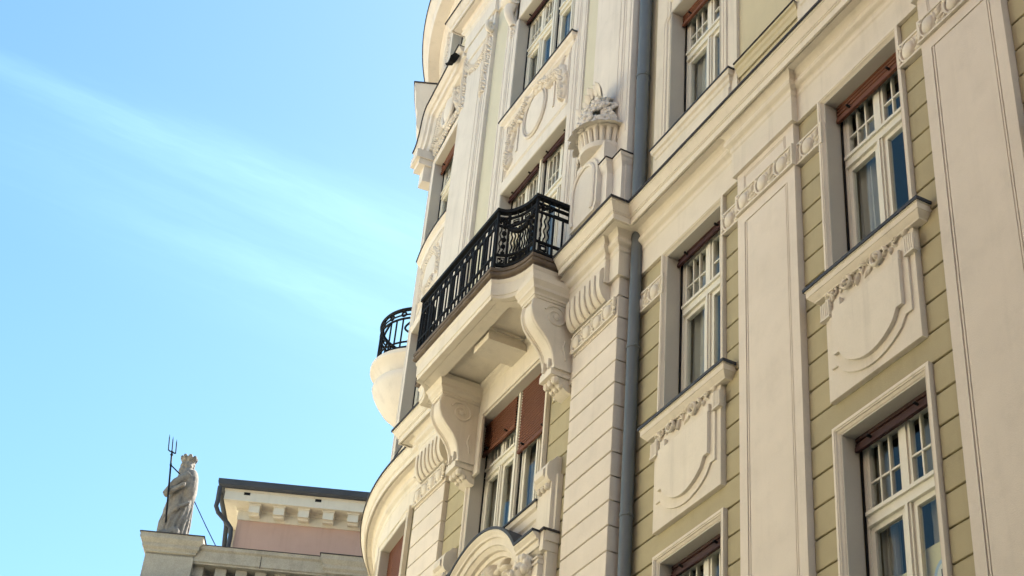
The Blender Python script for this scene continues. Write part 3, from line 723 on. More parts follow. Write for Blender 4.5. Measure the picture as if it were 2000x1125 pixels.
ty = put('tympanum', plate(MB(), [(BX + 1.36, 10.2)] + [(BX + (arcR - .33) * math.sin(a_e - 2 * a_e * i / 20), zc_ + (arcR - .33) * math.cos(a_e - 2 * a_e * i / 20)) for i in range(21)] + [(BX - 1.36, 10.2)], YB - .06, YB), 'cream_smooth', ped)
tm = MB(); mpt = lambda a, b, h: (BX + a, YB - .06 - h, b); rnd = random.Random(5)
tm.dome(mpt, .0, 11.55, .2, .27, .2, 0, 14, 6)                       # the mask: brow, cheeks, nose
tm.dome(mpt, 0, 11.46, .035, .08, .255, 0, 8, 4)
for s in (-1, 1): tm.dome(mpt, .075 * s, 11.56, .05, .03, .22, 0, 8, 4); tm.dome(mpt, .09 * s, 11.62, .07, .02, .225, -.2 * s, 8, 4)
tm.dome(mpt, 0, 11.38, .06, .022, .22, 0, 8, 4)
for i in range(15):
    an = R_(-20 + 220 * i / 14); tm.dome(mpt, .24 * math.cos(an), 11.6 + .28 * math.sin(an), .14, .045, .14, an + rnd.uniform(-.3, .3), 8, 4, .5)
for s in (-1, 1):
    for i in range(26):
        t = i / 25; a = s * (.35 + .85 * t); b = 11.75 - .55 * t + .16 * math.sin(t * 9) + rnd.uniform(-.05, .05)
        tm.dome(mpt, a, b, rnd.uniform(.09, .15), rnd.uniform(.03, .05), rnd.uniform(.07, .13), s * rnd.uniform(-1.2, .8), 8, 4, .5)
    for (a, b, r) in ((.62, 11.5, .15), (.95, 11.25, .12)):
        tm.tube([mpt(s * a + r * (1 - .75 * i / 18) * math.cos(i * .55), b + r * (1 - .75 * i / 18) * math.sin(i * .55), .05 + .004 * i) for i in range(19)], [.035 - .0012 * i for i in range(19)], 6)
put('mask_relief', tm, 'cream_smooth', ty, 60)
# a small head at the haunch of the arch
hm = MB(); hx = BX + 1.50
hm.blob((hx, YB - .30, 11.22), .15, (.9, .9, 1.15), 10, 7); hm.blob((hx, YB - .44, 11.18), .045, (.8, 1, 1.4))
for i in range(16):
    an = R_(-30 + 240 * i / 15); hm.blob((hx + .16 * math.cos(an), YB - .28 + rnd.uniform(-.05, .05), 11.27 + .17 * math.sin(an)), .065, (1, 1, 1.2), 7, 5, .1)
for s in (-1, 1): hm.blob((hx + .06 * s, YB - .42, 11.25), .028)
put('haunch_head', hm, 'cream_smooth', ped, 60)

# ------------------------------------------------------------------ balcony
BA = empty('balcony', (BX, -.8, 15.6), 0, B); BA['label'] = 'stone balcony with curved ends and black wrought iron railing'
def bal_path(off, y_back=-.2, n=9):
    """plan outline from the wall on one side round to the other; off > 0 is inside the edge"""
    hx = -17.21 - BX - off; fx = 1.43 - off * .25; ys, yf_ = -1.04 + off * .8, -1.40 + off
    p = [(BX + hx, y_back), (BX + hx, ys)]
    cx, cy = BX + hx, yf_; rx, ry = hx - fx, ys - yf_
    for i in range(1, n + 1):
        t = math.pi / 2 * i / n; p.append((cx - rx * math.sin(t), cy + ry * math.cos(t)))
    q = [(2 * BX - x, y) for x, y in reversed(p)]
    return p + q
bp0 = bal_path(0)
def ngon(mb, pts, z):
    i = len(mb.v); mb.v += [(x, y, z) for x, y in pts]; mb.f.append(tuple(range(i, i + len(pts)))); return mb
sl = MB().sweep(bp0, [(-.35, 15.935), (-.05, 15.935), (-.05, 15.965), (-.02, 15.972), (0, 15.99), (.004, 16.015), (-.004, 16.035), (-.022, 16.045), (-.022, 16.06), (0, 16.066), (0, 16.12), (-.35, 16.125)], plan)
ngon(sl, bal_path(.3), 16.124)
put('slab', sl, 'slab_stone', BA, 30)
fa = MB().sweep(bp0, [(-.14, 15.60), (-.095, 15.60), (-.09, 15.615), (-.085, 15.66), (-.072, 15.665), (-.068, 15.87), (-.05, 15.90), (-.045, 15.934), (-.14, 15.936)], plan)
def ringrow(off, z): return [(x, y, z) for x, y in bal_path(off)]
fa.grid([ringrow(.10, 15.602), ringrow(.20, 15.602), ringrow(.20, 15.612), ringrow(.215, 15.612), ringrow(.215, 15.602), ringrow(.42, 15.602), ringrow(.42, 15.68), ringrow(.45, 15.70), ringrow(.46, 15.716)])
put('fascia', fa, 'cream_smooth', BA, 25)
so = MB(); ngon(so, bal_path(.15), 15.717)
put('soffit', so, 'cream_smooth', BA)
put('soffit_block', MB().box(-19.32, -18.80, -.93, YB - .05, 15.50, 15.72).box(-19.35, -18.77, -.96, YB - .05, 15.67, 15.722), 'cream_smooth', BA)
# consoles
cs = [(-.2, 15.36), (-.88, 15.36), (-.925, 15.30), (-.94, 15.20), (-.925, 15.08), (-.88, 14.97), (-.81, 14.88), (-.72, 14.79), (-.635, 14.69), (-.575, 14.58), (-.54, 14.46), (-.52, 14.34), (-.515, 14.26), (-.52, 14.22), (-.2, 14.20)]
co = MB(); hwc = .185
co.grid([[(x, y, z) for y, z in cs] for x in (-hwc, hwc)]); co.f += [tuple(range(len(cs))), tuple(range(len(cs), 2 * len(cs)))]
for x, r in ((-hwc + .026, .028), (hwc - .026, .028), (-hwc + .075, .012), (hwc - .075, .012)): co.tube([(x, y, z) for y, z in cs[1:-1]], r, 8)
for sx in (-1, 1):                                     # volutes on the cheeks
    n = 26; pts = [(sx * (hwc + .004), -.56 - (.20 * (1 - .8 * i / n)) * math.cos(.4 + i * .42), 15.12 + (.20 * (1 - .8 * i / n)) * math.sin(.4 + i * .42)) for i in range(n + 1)]
    co.tube(pts, [.020 - .0004 * i for i in range(n + 1)], 6); co.blob((sx * hwc, -.56, 15.12), .05, (.5, 1, 1))
    co.tube([(sx * (hwc + .004), -.38, 14.75), (sx * (hwc + .004), -.41, 14.62), (sx * (hwc + .004), -.37, 14.52), (sx * (hwc + .004), -.36, 14.42)], .016, 6)
co.box(-.18, .18, -.57, -.2, 14.14, 14.24); co.box(-.215, .215, -.545, -.2, 14.235, 14.30)
for x in (-.08, .08): co.box(x - .018, x + .018, -.585, -.5, 14.28, 14.44)
for j in range(3): co.blob((-.12 + .12 * j, -.46, 14.09), .068)
for j in range(3): co.blob((-.11 + .11 * j, -.37, 14.03), .055)
co.grid([[(x, y, z) for y, z in ((-.2, 14.15), (-.5, 14.14), (-.40, 14.02), (-.28, 13.94), (-.2, 13.92))] for x in (-.15, .15)], caps=True)
CON = mesh_of('console', co, 'cream_smooth', 35)
ab = MB().sweep([(hwc, -.2), (hwc, -.92), (-hwc, -.92), (-hwc, -.2)], [(-.1, 15.345), (.015, 15.345), (.02, 15.38), (.035, 15.385), (.035, 15.42), (.06, 15.46), (.075, 15.47), (.075, 15.52), (.105, 15.58), (.115, 15.60), (.115, 15.69), (-.1, 15.69)], plan)
ABA = mesh_of('abacus', ab, 'cream_smooth', 25)
for x in (-17.43, -20.63):
    c = place('console', CON, x, 0, 0, BA); place('abacus', ABA, x, 0, 0, BA)
    put('console_back', MB().box(x - .33, x + .33, YB - .05, YB, 14.05, 15.13, .01), 'cream_smooth', BA)

# railing: everything follows the plan path, at arc length s
RP = bal_path(.055, y_back=-.25, n=14)
cum = [0.0]
for a, b in zip(RP, RP[1:]): cum.append(cum[-1] + math.hypot(b[0] - a[0], b[1] - a[1]))
LEN = cum[-1]
def at(s, z, out=0.0):
    s = min(max(s, 0), LEN)
    for i in range(len(RP) - 1):
        if s <= cum[i + 1] + 1e-9:
            t = (s - cum[i]) / max(cum[i + 1] - cum[i], 1e-9); a, b = RP[i], RP[i + 1]
            dx, dy = b[0] - a[0], b[1] - a[1]; l = math.hypot(dx, dy)
            return Vector((a[0] + dx * t - dy / l * out, a[1] + dy * t + dx / l * out, z))
ZB, ZT = 16.19, 17.24
def rail(name, z, hh, dd, s0=0, s1=LEN):
    prof = [(-dd, z - hh), (dd, z - hh), (dd, z + hh), (-dd, z + hh)]
    return put(name, MB().sweep(RP, prof + [prof[0]], plan), 'iron', BA)
rail('hand_rail', ZT, .03, .046); rail('rail', ZT - .12, .014, .015); rail('rail', ZT - .28, .016, .017); rail('rail', ZB + .20, .016, .017); rail('rail', ZB, .018, .019)
IR = 'iron'
def bar(s, z0, z1, r=.011, wave=0.0, name='baluster'):
    r *= 1.35
    if wave: pts = [at(s + wave * math.sin((z - z0) * 34), z) for z in [z0 + (z1 - z0) * i / 28 for i in range(29)]]
    else: pts = [at(s, z0), at(s, z1)]
    return put(name, MB().tube(pts, r, 5), IR, BA)
def square(s, z, hs, hz, r=.011, name='rail_square'):
    r *= 1.3
    return put(name, MB().tube([at(s - hs, z - hz), at(s + hs, z - hz), at(s + hs, z + hz), at(s - hs, z + hz), at(s - hs, z - hz + .001)], r, 4), IR, BA)
def drop(s, z0, z1, n=5):
    for i in range(n): put('bead', MB().blob(at(s, z0 + (z1 - z0) * i / (n - 1), .01), .046 - .004 * abs(i - n / 2), (1, 1, .95), 8, 6, .06), IR, BA, 50)
z1_, z2_ = ZB + .20, ZT - .28
iA, iB = 1, 1 + 14                                    # indices where the curve starts / ends
SA, SB = cum[iA], cum[iB]                             # right-hand corner, start of the straight front
SC, SD = LEN - SB, LEN - SA
for s in (0.02, SA, SB, SC, SD, LEN - .02): bar(s, ZB - .06, ZT, .02, name='post')
# sides
for k, (a, b) in enumerate(((0.02, SA), (SD, LEN - .02))):
    w_ = b - a
    near = (lambda t: b - w_ * t) if k == 0 else (lambda t: a + w_ * t)
    for t in (.11, .20, .29): bar(near(t), z1_, z2_, .010, .012)
    for t in (.40, .62, .86): bar(near(t), ZB, ZT - .28, .014)
    for t in (.92,): bar(near(t), z1_, z2_, .010, .012)
    square(near(.2), ZB + .10, .085, .075, .012); square(near(.2), ZB + .10, .045, .04, .018); square(near(.63), ZB + .10, .15, .07); square(near(.63), ZT - .2, .17, .045)
    for t in (.12, .28, .5, .75): bar(near(t), ZT - .28, ZT, .010)
    mb = MB()
    for i in range(6): mb.blob(at(near(.05 + .06 * i), ZT - .2 + .03 * (i % 2), .005), .04, (1, .6, .9), 7, 5, .2)
    put('rail_rosette', mb, IR, BA)
# curved corner panels
for k, (a, b) in enumerate(((SA, SB), (SC, SD))):
    w_ = b - a; near = (lambda t: a + w_ * t) if k == 0 else (lambda t: b - w_ * t)
    for t in (.22, .78): bar(near(t), ZB - .05, ZT, .014)
    for t in (.30, .37, .44, .56, .63, .70): bar(near(t), z1_, z2_ - .05, .010, .011)
    for t in (.08, .16, .86, .93): bar(near(t), z1_, z2_, .009, .012)
    bar(near(.5), ZB, z2_, .012)
    drop(near(.86), z1_ + .04, z2_ - .02); drop(near(.12), z1_ + .04, z2_ - .02)
    mb = MB()
    for i in range(13):
        t = i / 12; mb.blob(at(near(.12 + .74 * t), z2_ + .02 - .17 * math.sin(math.pi * t), .012), .036 + .014 * math.sin(math.pi * t), (1, 1, 1), 7, 5, .15)
    put('garland', mb, IR, BA)
    for t in (.12, .88): square(near(t), ZB + .10, .085, .075, .012); square(near(t), ZB + .10, .05, .045, .008)
    put('scroll', MB().tube([at(near(.88) + .04 * math.sin(i * .55) * (1 - i / 24), ZB + .15 - i * .006, .0) for i in range(18)], .012, 5), IR, BA)
    for t in (.33, .5, .67): square(near(t), ZB + .10, .07, .07, .012); square(near(t), ZB + .10, .035, .035, .02)
    for t in (.35, .63): square(near(t), ZT - .20, .10, .05, .010); square(near(t), ZT - .20, .05, .02, .010)
    for t in (.4, .6, .8): bar(near(t), ZT - .12, ZT, .010)
    for t0 in (.02, .82):
        mb = MB()
        for i in range(6): mb.blob(at(near(t0 + .03 * i), ZT - .2 + .035 * (i % 2), .004), .04, (1, .6, .9), 7, 5, .2)
        put('rail_rosette', mb, IR, BA)
# straight front: six ornamented strips, thin bars between, roundels in the upper band
NS = 7; wf_ = SC - SB
for i in range(NS + 1):
    s = SB + wf_ * i / NS
    for d in (-.075, .075):
        if SB - .01 < s + d < SC + .01: bar(s + d, ZB, ZT - .12, .013)
    if 0 < i < NS:
        for d in (-.028, .028): bar(s + d, z1_, z2_, .012, .016 if d > 0 else -.016, name='twisted_baluster')
        mb = MB()
        for j in range(9): mb.blob(at(s, z1_ + .05 + (z2_ - z1_ - .1) * j / 8, .006), .042 - .010 * (j % 2), (1, .8, 1.3), 6, 4, .1)
        put('leaf_drop', mb, IR, BA)
        square(s, ZB + .10, .055, .07, .012)
    if i < NS:
        sm = s + wf_ / NS / 2; bar(sm, ZB, z2_, .011)
        put('roundel', MB().tube([at(sm + .045 * math.cos(q * .5236), ZT - .2 + .045 * math.sin(q * .5236)) for q in range(13)], .010, 5), IR, BA)
        bar(sm - .06, ZT - .28, ZT - .12, .008); bar(sm + .06, ZT - .28, ZT - .12, .008)

# ------------------------------------------------------------------ upper bay
YU = YB - .0
def strip(name, xa, xb, z0, z1, y, mat='cream_smooth', bev=.004): return put(name, MB().box(xa, xb, y, .2, z0, z1, bev), mat, B)
for sg in (1, -1):
    X = lambda d: BX + sg * d
    xs = sorted((X(1.25), X(1.76)))
    strip('frame_strip', xs[0], xs[1], 16.2, 25.7, YU - .03, 'pale')
    for d, r in ((1.40, .012), (1.50, .018), (1.56, .010), (1.71, .014)):
        put('frame_bead', MB().tube([(X(d), YU - .03, 16.2), (X(d), YU - .03, 25.7)], r, 6), 'pale', B, 40)
# upper pilasters
UP = ((-17.08, -15.83), (-23.08, -21.70))
for n, (xa, xb) in enumerate(UP):
    strip('upper_pilaster', xa, xb, 16.16, 25.9, YBP, 'pale')
    ins = ((xa + .84, .010), (xb - .29, .016), (xb - .22, .012), (xb - .07, .012)) if n == 0 else ((xb - .46, .012), (xb - .30, .016), (xb - .22, .020), (xb - .10, .012))
    for x, r in ins: put('pilaster_bead', MB().tube([(x, YBP, 17.9 if n == 0 else 16.3), (x, YBP, 25.6)], r, 6), 'pale', B, 40)
# spandrel with the oval, its sill and the window hood above
z0p, z1p = 20.22, 21.62
strip('door_lintel', BX - BW, BX + BW, 19.95, z0p, YU - .028, 'pale')
op = strip('oval_panel', BX - BW, BX + BW, z0p, z1p, YU - .005, 'pale')
fm = MB()
for ins, r in ((.05, .018), (.11, .010)):
    fm.tube([(BX - BW + ins, YU - .008, z0p + ins), (BX + BW - ins, YU - .008, z0p + ins), (BX + BW - ins, YU - .008, z1p - ins), (BX - BW + ins, YU - .008, z1p - ins), (BX - BW + ins, YU - .008, z0p + ins)], r, 6)
put('panel_frame', fm, 'pale', op, 40)
ov = MB(); mpo = lambda a, b, h: (-19.42 + a, YU - .005 - h, 21.06 + b)
ov.dome(mpo, 0, 0, .40, .50, .035, 0, 28, 4)
ov.tube([mpo(.43 * math.cos(i * math.pi / 20), .53 * math.sin(i * math.pi / 20), .02) for i in range(41)], .026, 6)
ov.tube([mpo(.375 * math.cos(i * math.pi / 20), .465 * math.sin(i * math.pi / 20), .03) for i in range(41)], .012, 6)
put('oval_medallion', ov, 'pale', op, 60)
def garland(mp, pts, r0, seed, dens=2.2, h=.07):
    """cluster of leaves, flowers and fruit laid along a polyline on a plate"""
    rnd = random.Random(seed); mb = MB()
    seg = [math.hypot(b[0] - a[0], b[1] - a[1]) for a, b in zip(pts, pts[1:])]; tot = sum(seg); n = int(tot / r0 * dens)
    for i in range(n):
        d = tot * (i + .5) / n; k = 0
        while k < len(seg) - 1 and d > seg[k]: d -= seg[k]; k += 1
        t = d / seg[k]; a = pts[k][0] + (pts[k + 1][0] - pts[k][0]) * t; b = pts[k][1] + (pts[k + 1][1] - pts[k][1]) * t
        an = math.atan2(pts[k + 1][1] - pts[k][1], pts[k + 1][0] - pts[k][0])
        for s in (-1, 1):
            mb.dome(mp, a + rnd.uniform(-.4, .4) * r0 - s * math.sin(an) * r0 * .6, b + rnd.uniform(-.4, .4) * r0 + s * math.cos(an) * r0 * .6, r0 * rnd.uniform(.8, 1.25), r0 * rnd.uniform(.28, .42), h * rnd.uniform(.5, .8), an + s * rnd.uniform(.4, 1.2), 8, 3, .5)
        if rnd.random() < .55:
            q = rnd.uniform(0, 1)
            for j in range(5): mb.dome(mp, a + r0 * .42 * math.cos(q + j * 1.257), b + r0 * .42 * math.sin(q + j * 1.257), r0 * .36, r0 * .26, h * 1.05, q + j * 1.257, 7, 3)
            mb.dome(mp, a, b, r0 * .22, r0 * .22, h * 1.3, 0, 7, 3)
        else: mb.dome(mp, a, b, r0 * .5, r0 * .5, h * 1.15, 0, 8, 4)
    return mb
mpp = lambda a, b, h: (BX + a, YU - .005 - h, b)
put('garland_relief', garland(mpp, [(-1.05, 20.45), (-1.06, 20.8), (-1.0, 21.15), (-.85, 21.32), (-.5, 21.42), (-.35, 21.6)], .10, 11, h=.11), 'pale', op, 60)
put('garland_relief', garland(mpp, [(1.02, 20.5), (.98, 20.85), (.95, 21.15), (.80, 21.32), (.45, 21.38), (.2, 21.55), (-.1, 21.62)], .10, 12, h=.11), 'pale', op, 60)
for a in (.62, -.78): put('panel_fillet', MB().box(BX + a, BX + a + .05, YU - .03, YU, 20.62, 21.25), 'pale', op)
for a in (.9, -.9): put('ribbon', MB().dome(mpp, a, 21.42, .2, .035, .06, 1.0 * (1 if a > 0 else -1), 8, 4, .3), 'pale', op, 50)
us = put('window_sill', MB().sweep([(BX + BW + .06, YU), (BX + BW + .06, YU - .02), (BX - BW - .06, YU - .02), (BX - BW - .06, YU)], [(0, 21.58), (.03, 21.60), (.04, 21.66), (.10, 21.70), (.11, 21.76), (0, 21.78)], plan), 'pale', B, 25)
put('sill_flashing', MB().sweep([(BX + BW + .06, YU), (BX + BW + .06, YU - .02), (BX - BW - .06, YU - .02), (BX - BW - .06, YU)], [(-.25, 21.80), (.13, 21.785), (.13, 21.76), (-.2, 21.77)], plan), 'zinc', us)
# upper window head: plain lintel with scrolled brackets
strip('window_lintel', BX - BW - .1, BX + BW + .1, 24.46, 25.7, YU - .03, 'pale')
for sg in (1, -1):
    sb = MB(); x = BX + sg * 1.44; n = 18
    sb.tube([(x - .15, YU - .16, 25.08), (x - .14, YU - .16, 25.08), (x + .14, YU - .16, 25.08), (x + .15, YU - .16, 25.08)], [.14, .19, .19, .14], 18)
    sb.tube([(x, YU - .05 - .16 * math.sin(math.pi * i / n) * (1 - .4 * i / n), 25.0 - .58 * i / n) for i in range(n + 1)], [.13 - .003 * i for i in range(n + 1)], 10)
    for q in (-.155, .155): sb.tube([(x + q, YU - .16 - .16 * (1 - .85 * i / 20) * math.cos(i * .6), 25.08 + .16 * (1 - .85 * i / 20) * math.sin(i * .6)) for i in range(21)], .016, 5)
    for j in range(7): sb.dome(lambda a, b, h: (a, YU - .03 - h, b), x + .05 * (1 if j % 2 else -1), 24.50 - .06 * j, .075 - .005 * j, .03, .055, -1.2 if j % 2 else 1.2, 8, 3, .4)
    put('scroll_bracket', sb, 'pale', B, 50)
# upper cornice of the bay
CB = [(o_ * 1.0, z + 10.50) for o_, z in COR]; BB = [(o_, z + 10.52) for o_, z in BED]
pth = [(-15.83, .2), (-15.83, YBP), (-17.08, YBP), (-17.08, YU), (-21.70, YU), (-21.70, YBP), (-23.08, YBP), (-23.08, .2)]
put('bay_cornice', MB().sweep(pth, CB, plan), 'pale', B, 25); put('bay_cornice_bed', MB().sweep(pth, BB, plan), 'pale', B, 25)
put('bay_cornice_flashing', MB().sweep(pth, [(o_, z + 10.50) for o_, z in FLA], plan), 'flashing', B)
# garlanded head of the far pilaster
mq = lambda a, b, h: (a, YBP - h, b)
put('pilaster_band', MB().box(-22.98, -21.80, YBP - .03, YBP, 25.15, 25.62, .01), 'pale', B)
put('garland_relief', garland(mq, [(-22.95, 25.05), (-22.7, 24.75), (-22.4, 24.66), (-22.1, 24.75), (-21.86, 25.05)], .07, 21, h=.06), 'pale', B, 60)
put('garland_relief', garland(mq, [(-21.84, 25.3), (-21.86, 24.6), (-21.9, 24.0), (-21.93, 23.5)], .085, 22, h=.08), 'pale', B, 60)
put('garland_relief', garland(mq, [(-22.98, 25.3), (-23.0, 24.6), (-22.98, 23.9)], .07, 23, h=.07), 'pale', B, 60)
sv_ = MB().tube([(-21.72, YBP - .07 - .10 * (1 - .8 * i / 18) * math.sin(i * .5), 25.15 + .14 * (1 - .8 * i / 18) * math.cos(i * .5)) for i in range(19)], [.06 - .002 * i for i in range(19)], 8)
put('scroll_bracket', sv_, 'pale', B, 50)

# ------------------------------------------------------------------ pedestal with the flower basket
PD = empty('pedestal', (-16.6, -.4, 16.13), 0, B); PD['label'] = 'relief pedestal carrying a stone flower basket'
xl, xm, xr = -17.02, -16.10, -15.84
put('die', MB().box(xl, xm, -.45, -.1, 16.15, 17.22).box(xm, xr, -.345, -.1, 16.15, 17.20), 'pale', PD)
cpth = [(xr, -.1), (xr, -.345), (xm, -.345), (xm, -.45), (xl, -.45), (xl, -.1)]
put('cap', MB().sweep(cpth, [(-.05, 17.15), (.0, 17.15), (.012, 17.20), (.035, 17.25), (.04, 17.29), (.06, 17.32), (.06, 17.37), (-.05, 17.38)], plan), 'pale', PD, 25)
put('cap_flashing', MB().sweep(cpth, [(-.1, 17.385), (.06, 17.372), (.075, 17.366), (.075, 17.386), (-.1, 17.42)], plan), 'flashing', PD)
# round-headed cartouche on the front
def cart(hw_, zb, zs, n=14): return [(-hw_ * .86, zb), (-hw_, zb + .12), (-hw_, zs)] + [(hw_ * -math.cos(math.pi * i / n), zs + hw_ * 1.0 * math.sin(math.pi * i / n)) for i in range(1, n)] + [(hw_, zs), (hw_, zb + .12), (hw_ * .86, zb)]
c1 = MB(); plate(c1, [(a - 16.68, b) for a, b in cart(.42, 16.55, 17.28)], -.53, -.4); put('cartouche', c1, 'pale', PD)
c2 = MB(); pts = [(a - 16.68, b) for a, b in cart(.33, 16.62, 17.27)]
c2.tube([(a, -.535, b) for a, b in pts], .034, 6); put('cartouche_rim', c2, 'pale', PD, 40)
gt = MB()
for j in range(6): gt.grid([[(-16.98 + .115 * j + x * k, -.47 - .03 * k, z) for x in (-.02, .06)] + [(-16.98 + .115 * j + x * k, -.44, z) for x in (.06, -.02)] for k, z in ((1, 16.30), (.8, 16.52))], closed=True, caps=True)
put('guttae', gt, 'pale', PD)
put('plinth', MB().box(-17.0, -16.14, -.50, -.2, 17.385, 17.78), 'pale', PD)
bkx, bky = -16.52, -.28
bk = MB(); A0, A1 = math.pi, 2 * math.pi
bk.lathe([(.0, 17.73), (.30, 17.735), (.385, 17.74), (.40, 17.79), (.39, 17.84), (.33, 17.86), (.335, 17.92), (.36, 18.02), (.38, 18.08), (.425, 18.10), (.435, 18.14), (.41, 18.17), (.2, 18.18)], bkx, bky, 28, A0, A1)
for j in range(12):
    an = A0 + math.pi * (j + .5) / 12; c, s = math.cos(an), math.sin(an)
    bk.tube([(bkx + r * c, bky + r * s, z) for r, z in ((.345, 17.85), (.355, 17.92), (.375, 18.02), (.40, 18.10))], [.036, .042, .045, .04], 7)
put('basket', bk, 'pale', PD, 40)
rnd = random.Random(9)
def flower(c, r, face):
    mb = MB(); c = Vector(c); face = Vector(face).normalized(); a = face.cross(Vector((0, 0, 1))).normalized(); b = a.cross(face)
    for j in range(6):
        q = j * 1.047 + rnd.random() * .4; p = c + (a * math.cos(q) + b * math.sin(q)) * r * .62
        qt = face.to_track_quat('Z', 'Y') @ Quaternion((0, 0, 1), q)
        mb.blob(p, r * .55, (1.0, .75, .42), 8, 5, .06, qt)
    mb.blob(c + face * r * .2, r * .32, (1, 1, 1), 7, 5)
    return mb
for i in range(58):
    an = A0 + math.pi * (.06 + .88 * rnd.random()); el = math.radians(84 * rnd.random() ** .8); ca_, se = math.cos(el), math.sin(el)
    d_ = Vector((math.cos(an) * ca_, math.sin(an) * ca_, se * .9))
    put('flower', flower((bkx - .03 + .40 * d_.x, bky + .46 * d_.y, 18.16 + .86 * d_.z), rnd.uniform(.085, .14), d_ + Vector((0, -.5, -.1))), 'pale', PD, 60)
for i in range(15):                                    # swag of flowers trailing over the near rim
    put('flower', flower((bkx - .40 - .14 * math.sin(i * .25) + rnd.uniform(-.04, .04), bky - .24 + rnd.uniform(-.05, .03) + .01 * i, 18.42 - .055 * i), .12 - .004 * i, (-.5, -1, .15)), 'pale', PD, 60)
for i in range(16):
    a = -.34 + .68 * i / 15 + rnd.uniform(-.03, .03); lf = MB().leaf((bkx + a * .9, bky - .20 - rnd.uniform(0, .12), 18.62 + .36 * (1 - abs(a) * 2.2)), (a * 1.1, -.5, 1), (0, -1, .4), rnd.uniform(.16, .26), rnd.uniform(.045, .07), rnd.uniform(-.2, .2))
    put('leaf', lf, 'pale', PD, 55)
for i in range(9):
    an = A0 + math.pi * (i + .5) / 9; put('leaf', MB().leaf((bkx + .40 * math.cos(an), bky + .40 * math.sin(an), 18.17), (math.cos(an), math.sin(an), .1), (0, 0, 1), .18, .11, -.7), 'pale', PD, 55)
put('volute', MB().tube([(bkx - .40 - .09 * (1 - .8 * i / 16) * math.cos(i * .5), bky - .12, 17.98 + .11 * (1 - .8 * i / 16) * math.sin(i * .5)) for i in range(17)], [.045 - .0016 * i for i in range(17)], 7), 'pale', PD, 40)

# ================================================================== ROUNDED CORNER
def ring_pt(phi, r, z): return (CXC - r * math.sin(phi), CYC - r * math.cos(phi), z)
PH0, PH1 = R_(.35), R_(11.3)
CROWS = [(12.42, 15.02), (16.8, 19.98), (22.0, 24.55), (26.25, 29.05)]
def ring_wall(name, holes, z0, z1, mat):
    mb = MB(); mb.quad((-22.7, CYC - RC, z0), (CXC, CYC - RC, z0), (CXC, CYC - RC, z1), (-22.7, CYC - RC, z1))
    def seg(p0, p1, a, b, n): mb.grid([[ring_pt(p0 + (p1 - p0) * i / n, RC, z) for i in range(n + 1)] for z in (a, b)])
    seg(0, PH0, z0, z1, 1); z = z0
    for a, b in holes: seg(PH0, PH1, z, a, 6); z = b
    seg(PH0, PH1, z, z1, 6); seg(PH1, R_(100), z0, z1, 50)
    return put(name, mb, mat, B, 40)
ring_wall('corner_wall', CROWS[:1], 0, 15.6, 'ochre'); ring_wall('corner_upper_wall', CROWS[1:], 15.6, 30.4, 'pale')
phm = (PH0 + PH1) / 2; cw = 2 * RC * math.sin((PH1 - PH0) / 2)
cxm, cym, _ = ring_pt(phm, RC, 0)
for n, r in enumerate(CROWS):
    K = window_kit(cw, r[1] - r[0], (r[1] - r[0]) - .93, cols=3, drop=(1.45, .16, .24, .12)[n])
    nx, ny = -math.sin(phm), -math.cos(phm)
    place_window(K, cxm - nx * .22, cym - ny * .22, r[0], -phm, curtains=(.6, .6))
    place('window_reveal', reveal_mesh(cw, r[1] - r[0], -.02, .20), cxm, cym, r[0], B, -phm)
    place('architrave', mesh_of('architrave', MB().sweep([(cw / 2 + .16, -.02), (cw / 2 + .16, r[1] - r[0] + .16), (-cw / 2 - .16, r[1] - r[0] + .16), (-cw / 2 - .16, -.02)], [(0, -.04), (0, .04), (.03, .045), (.045, .025), (.09, .025), (.10, .04), (.16, .03), (.16, -.04)], lambda a, b, c: (a, -c, b)), 'pale' if n else 'cream_smooth', 25), cxm, cym, r[0], B, -phm)
Mc = Matrix.Translation((cxm, cym, 0)) @ Matrix.Rotation(-phm, 4, 'Z')
def cput(name, mb, mat, smooth=None, parent=B): return put(name, mb.xform(Mc), mat, parent, smooth)
def arcpath(p0, p1, n=14): return [ring_pt(p0 + (p1 - p0) * i / n, RC, 0)[:2] for i in range(n + 1)]
# curved sills with relief aprons
for z, fl_ in ((22.0, True), (16.8, True)):
    pa = [(-23.3, CYC - RC)] + arcpath(0, R_(13.2))
    s_ = put('window_sill', MB().sweep(pa, [(0, z - .22), (.03, z - .22), (.05, z - .12), (.11, z - .07), (.12, z - .02), (0, z)], plan), 'pale', B, 25)
    put('sill_flashing', MB().sweep(pa, [(-.25, z + .005), (.14, z - .004), (.14, z - .03), (-.1, z - .02)], plan), 'zinc', s_)
apz = (20.40, 21.76)
pa = arcpath(PH0, PH1, 10)
cap_ = put('apron_panel', MB().sweep(pa, [(0, apz[0]), (.02, apz[0]), (.02, apz[1]), (0, apz[1])], plan), 'pale', B, 30)
def cmap(zoff=0, ex=.02):
    def f(a, b, h):
        ph = phm - a / RC; return ring_pt(ph, RC + ex + h, b)
    return f
cm = cmap()
fr_ = MB()
for ins in (.06, .14):
    hw2 = cw / 2 - ins; pts = []
    for i in range(13): pts.append((hw2 - 2 * hw2 * i / 12, apz[0] + ins))
    for i in range(13): pts.append((-hw2 + 2 * hw2 * i / 12, apz[1] - ins))
    pts.append(pts[0]); fr_.tube([cm(a, b, .004) for a, b in pts], .014, 5)
put('panel_frame', fr_, 'pale', cap_, 40)
put('garland_relief', garland(cm, [(-.55, 20.6), (-.58, 21.1), (-.40, 21.5), (-.1, 21.55), (.25, 21.5), (.50, 21.2), (.55, 20.7)], .075, 31, h=.06), 'pale', cap_, 60)
put('garland_relief', garland(cm, [(-.25, 20.75), (0, 20.62), (.3, 20.7)], .07, 32, h=.06), 'pale', cap_, 60)
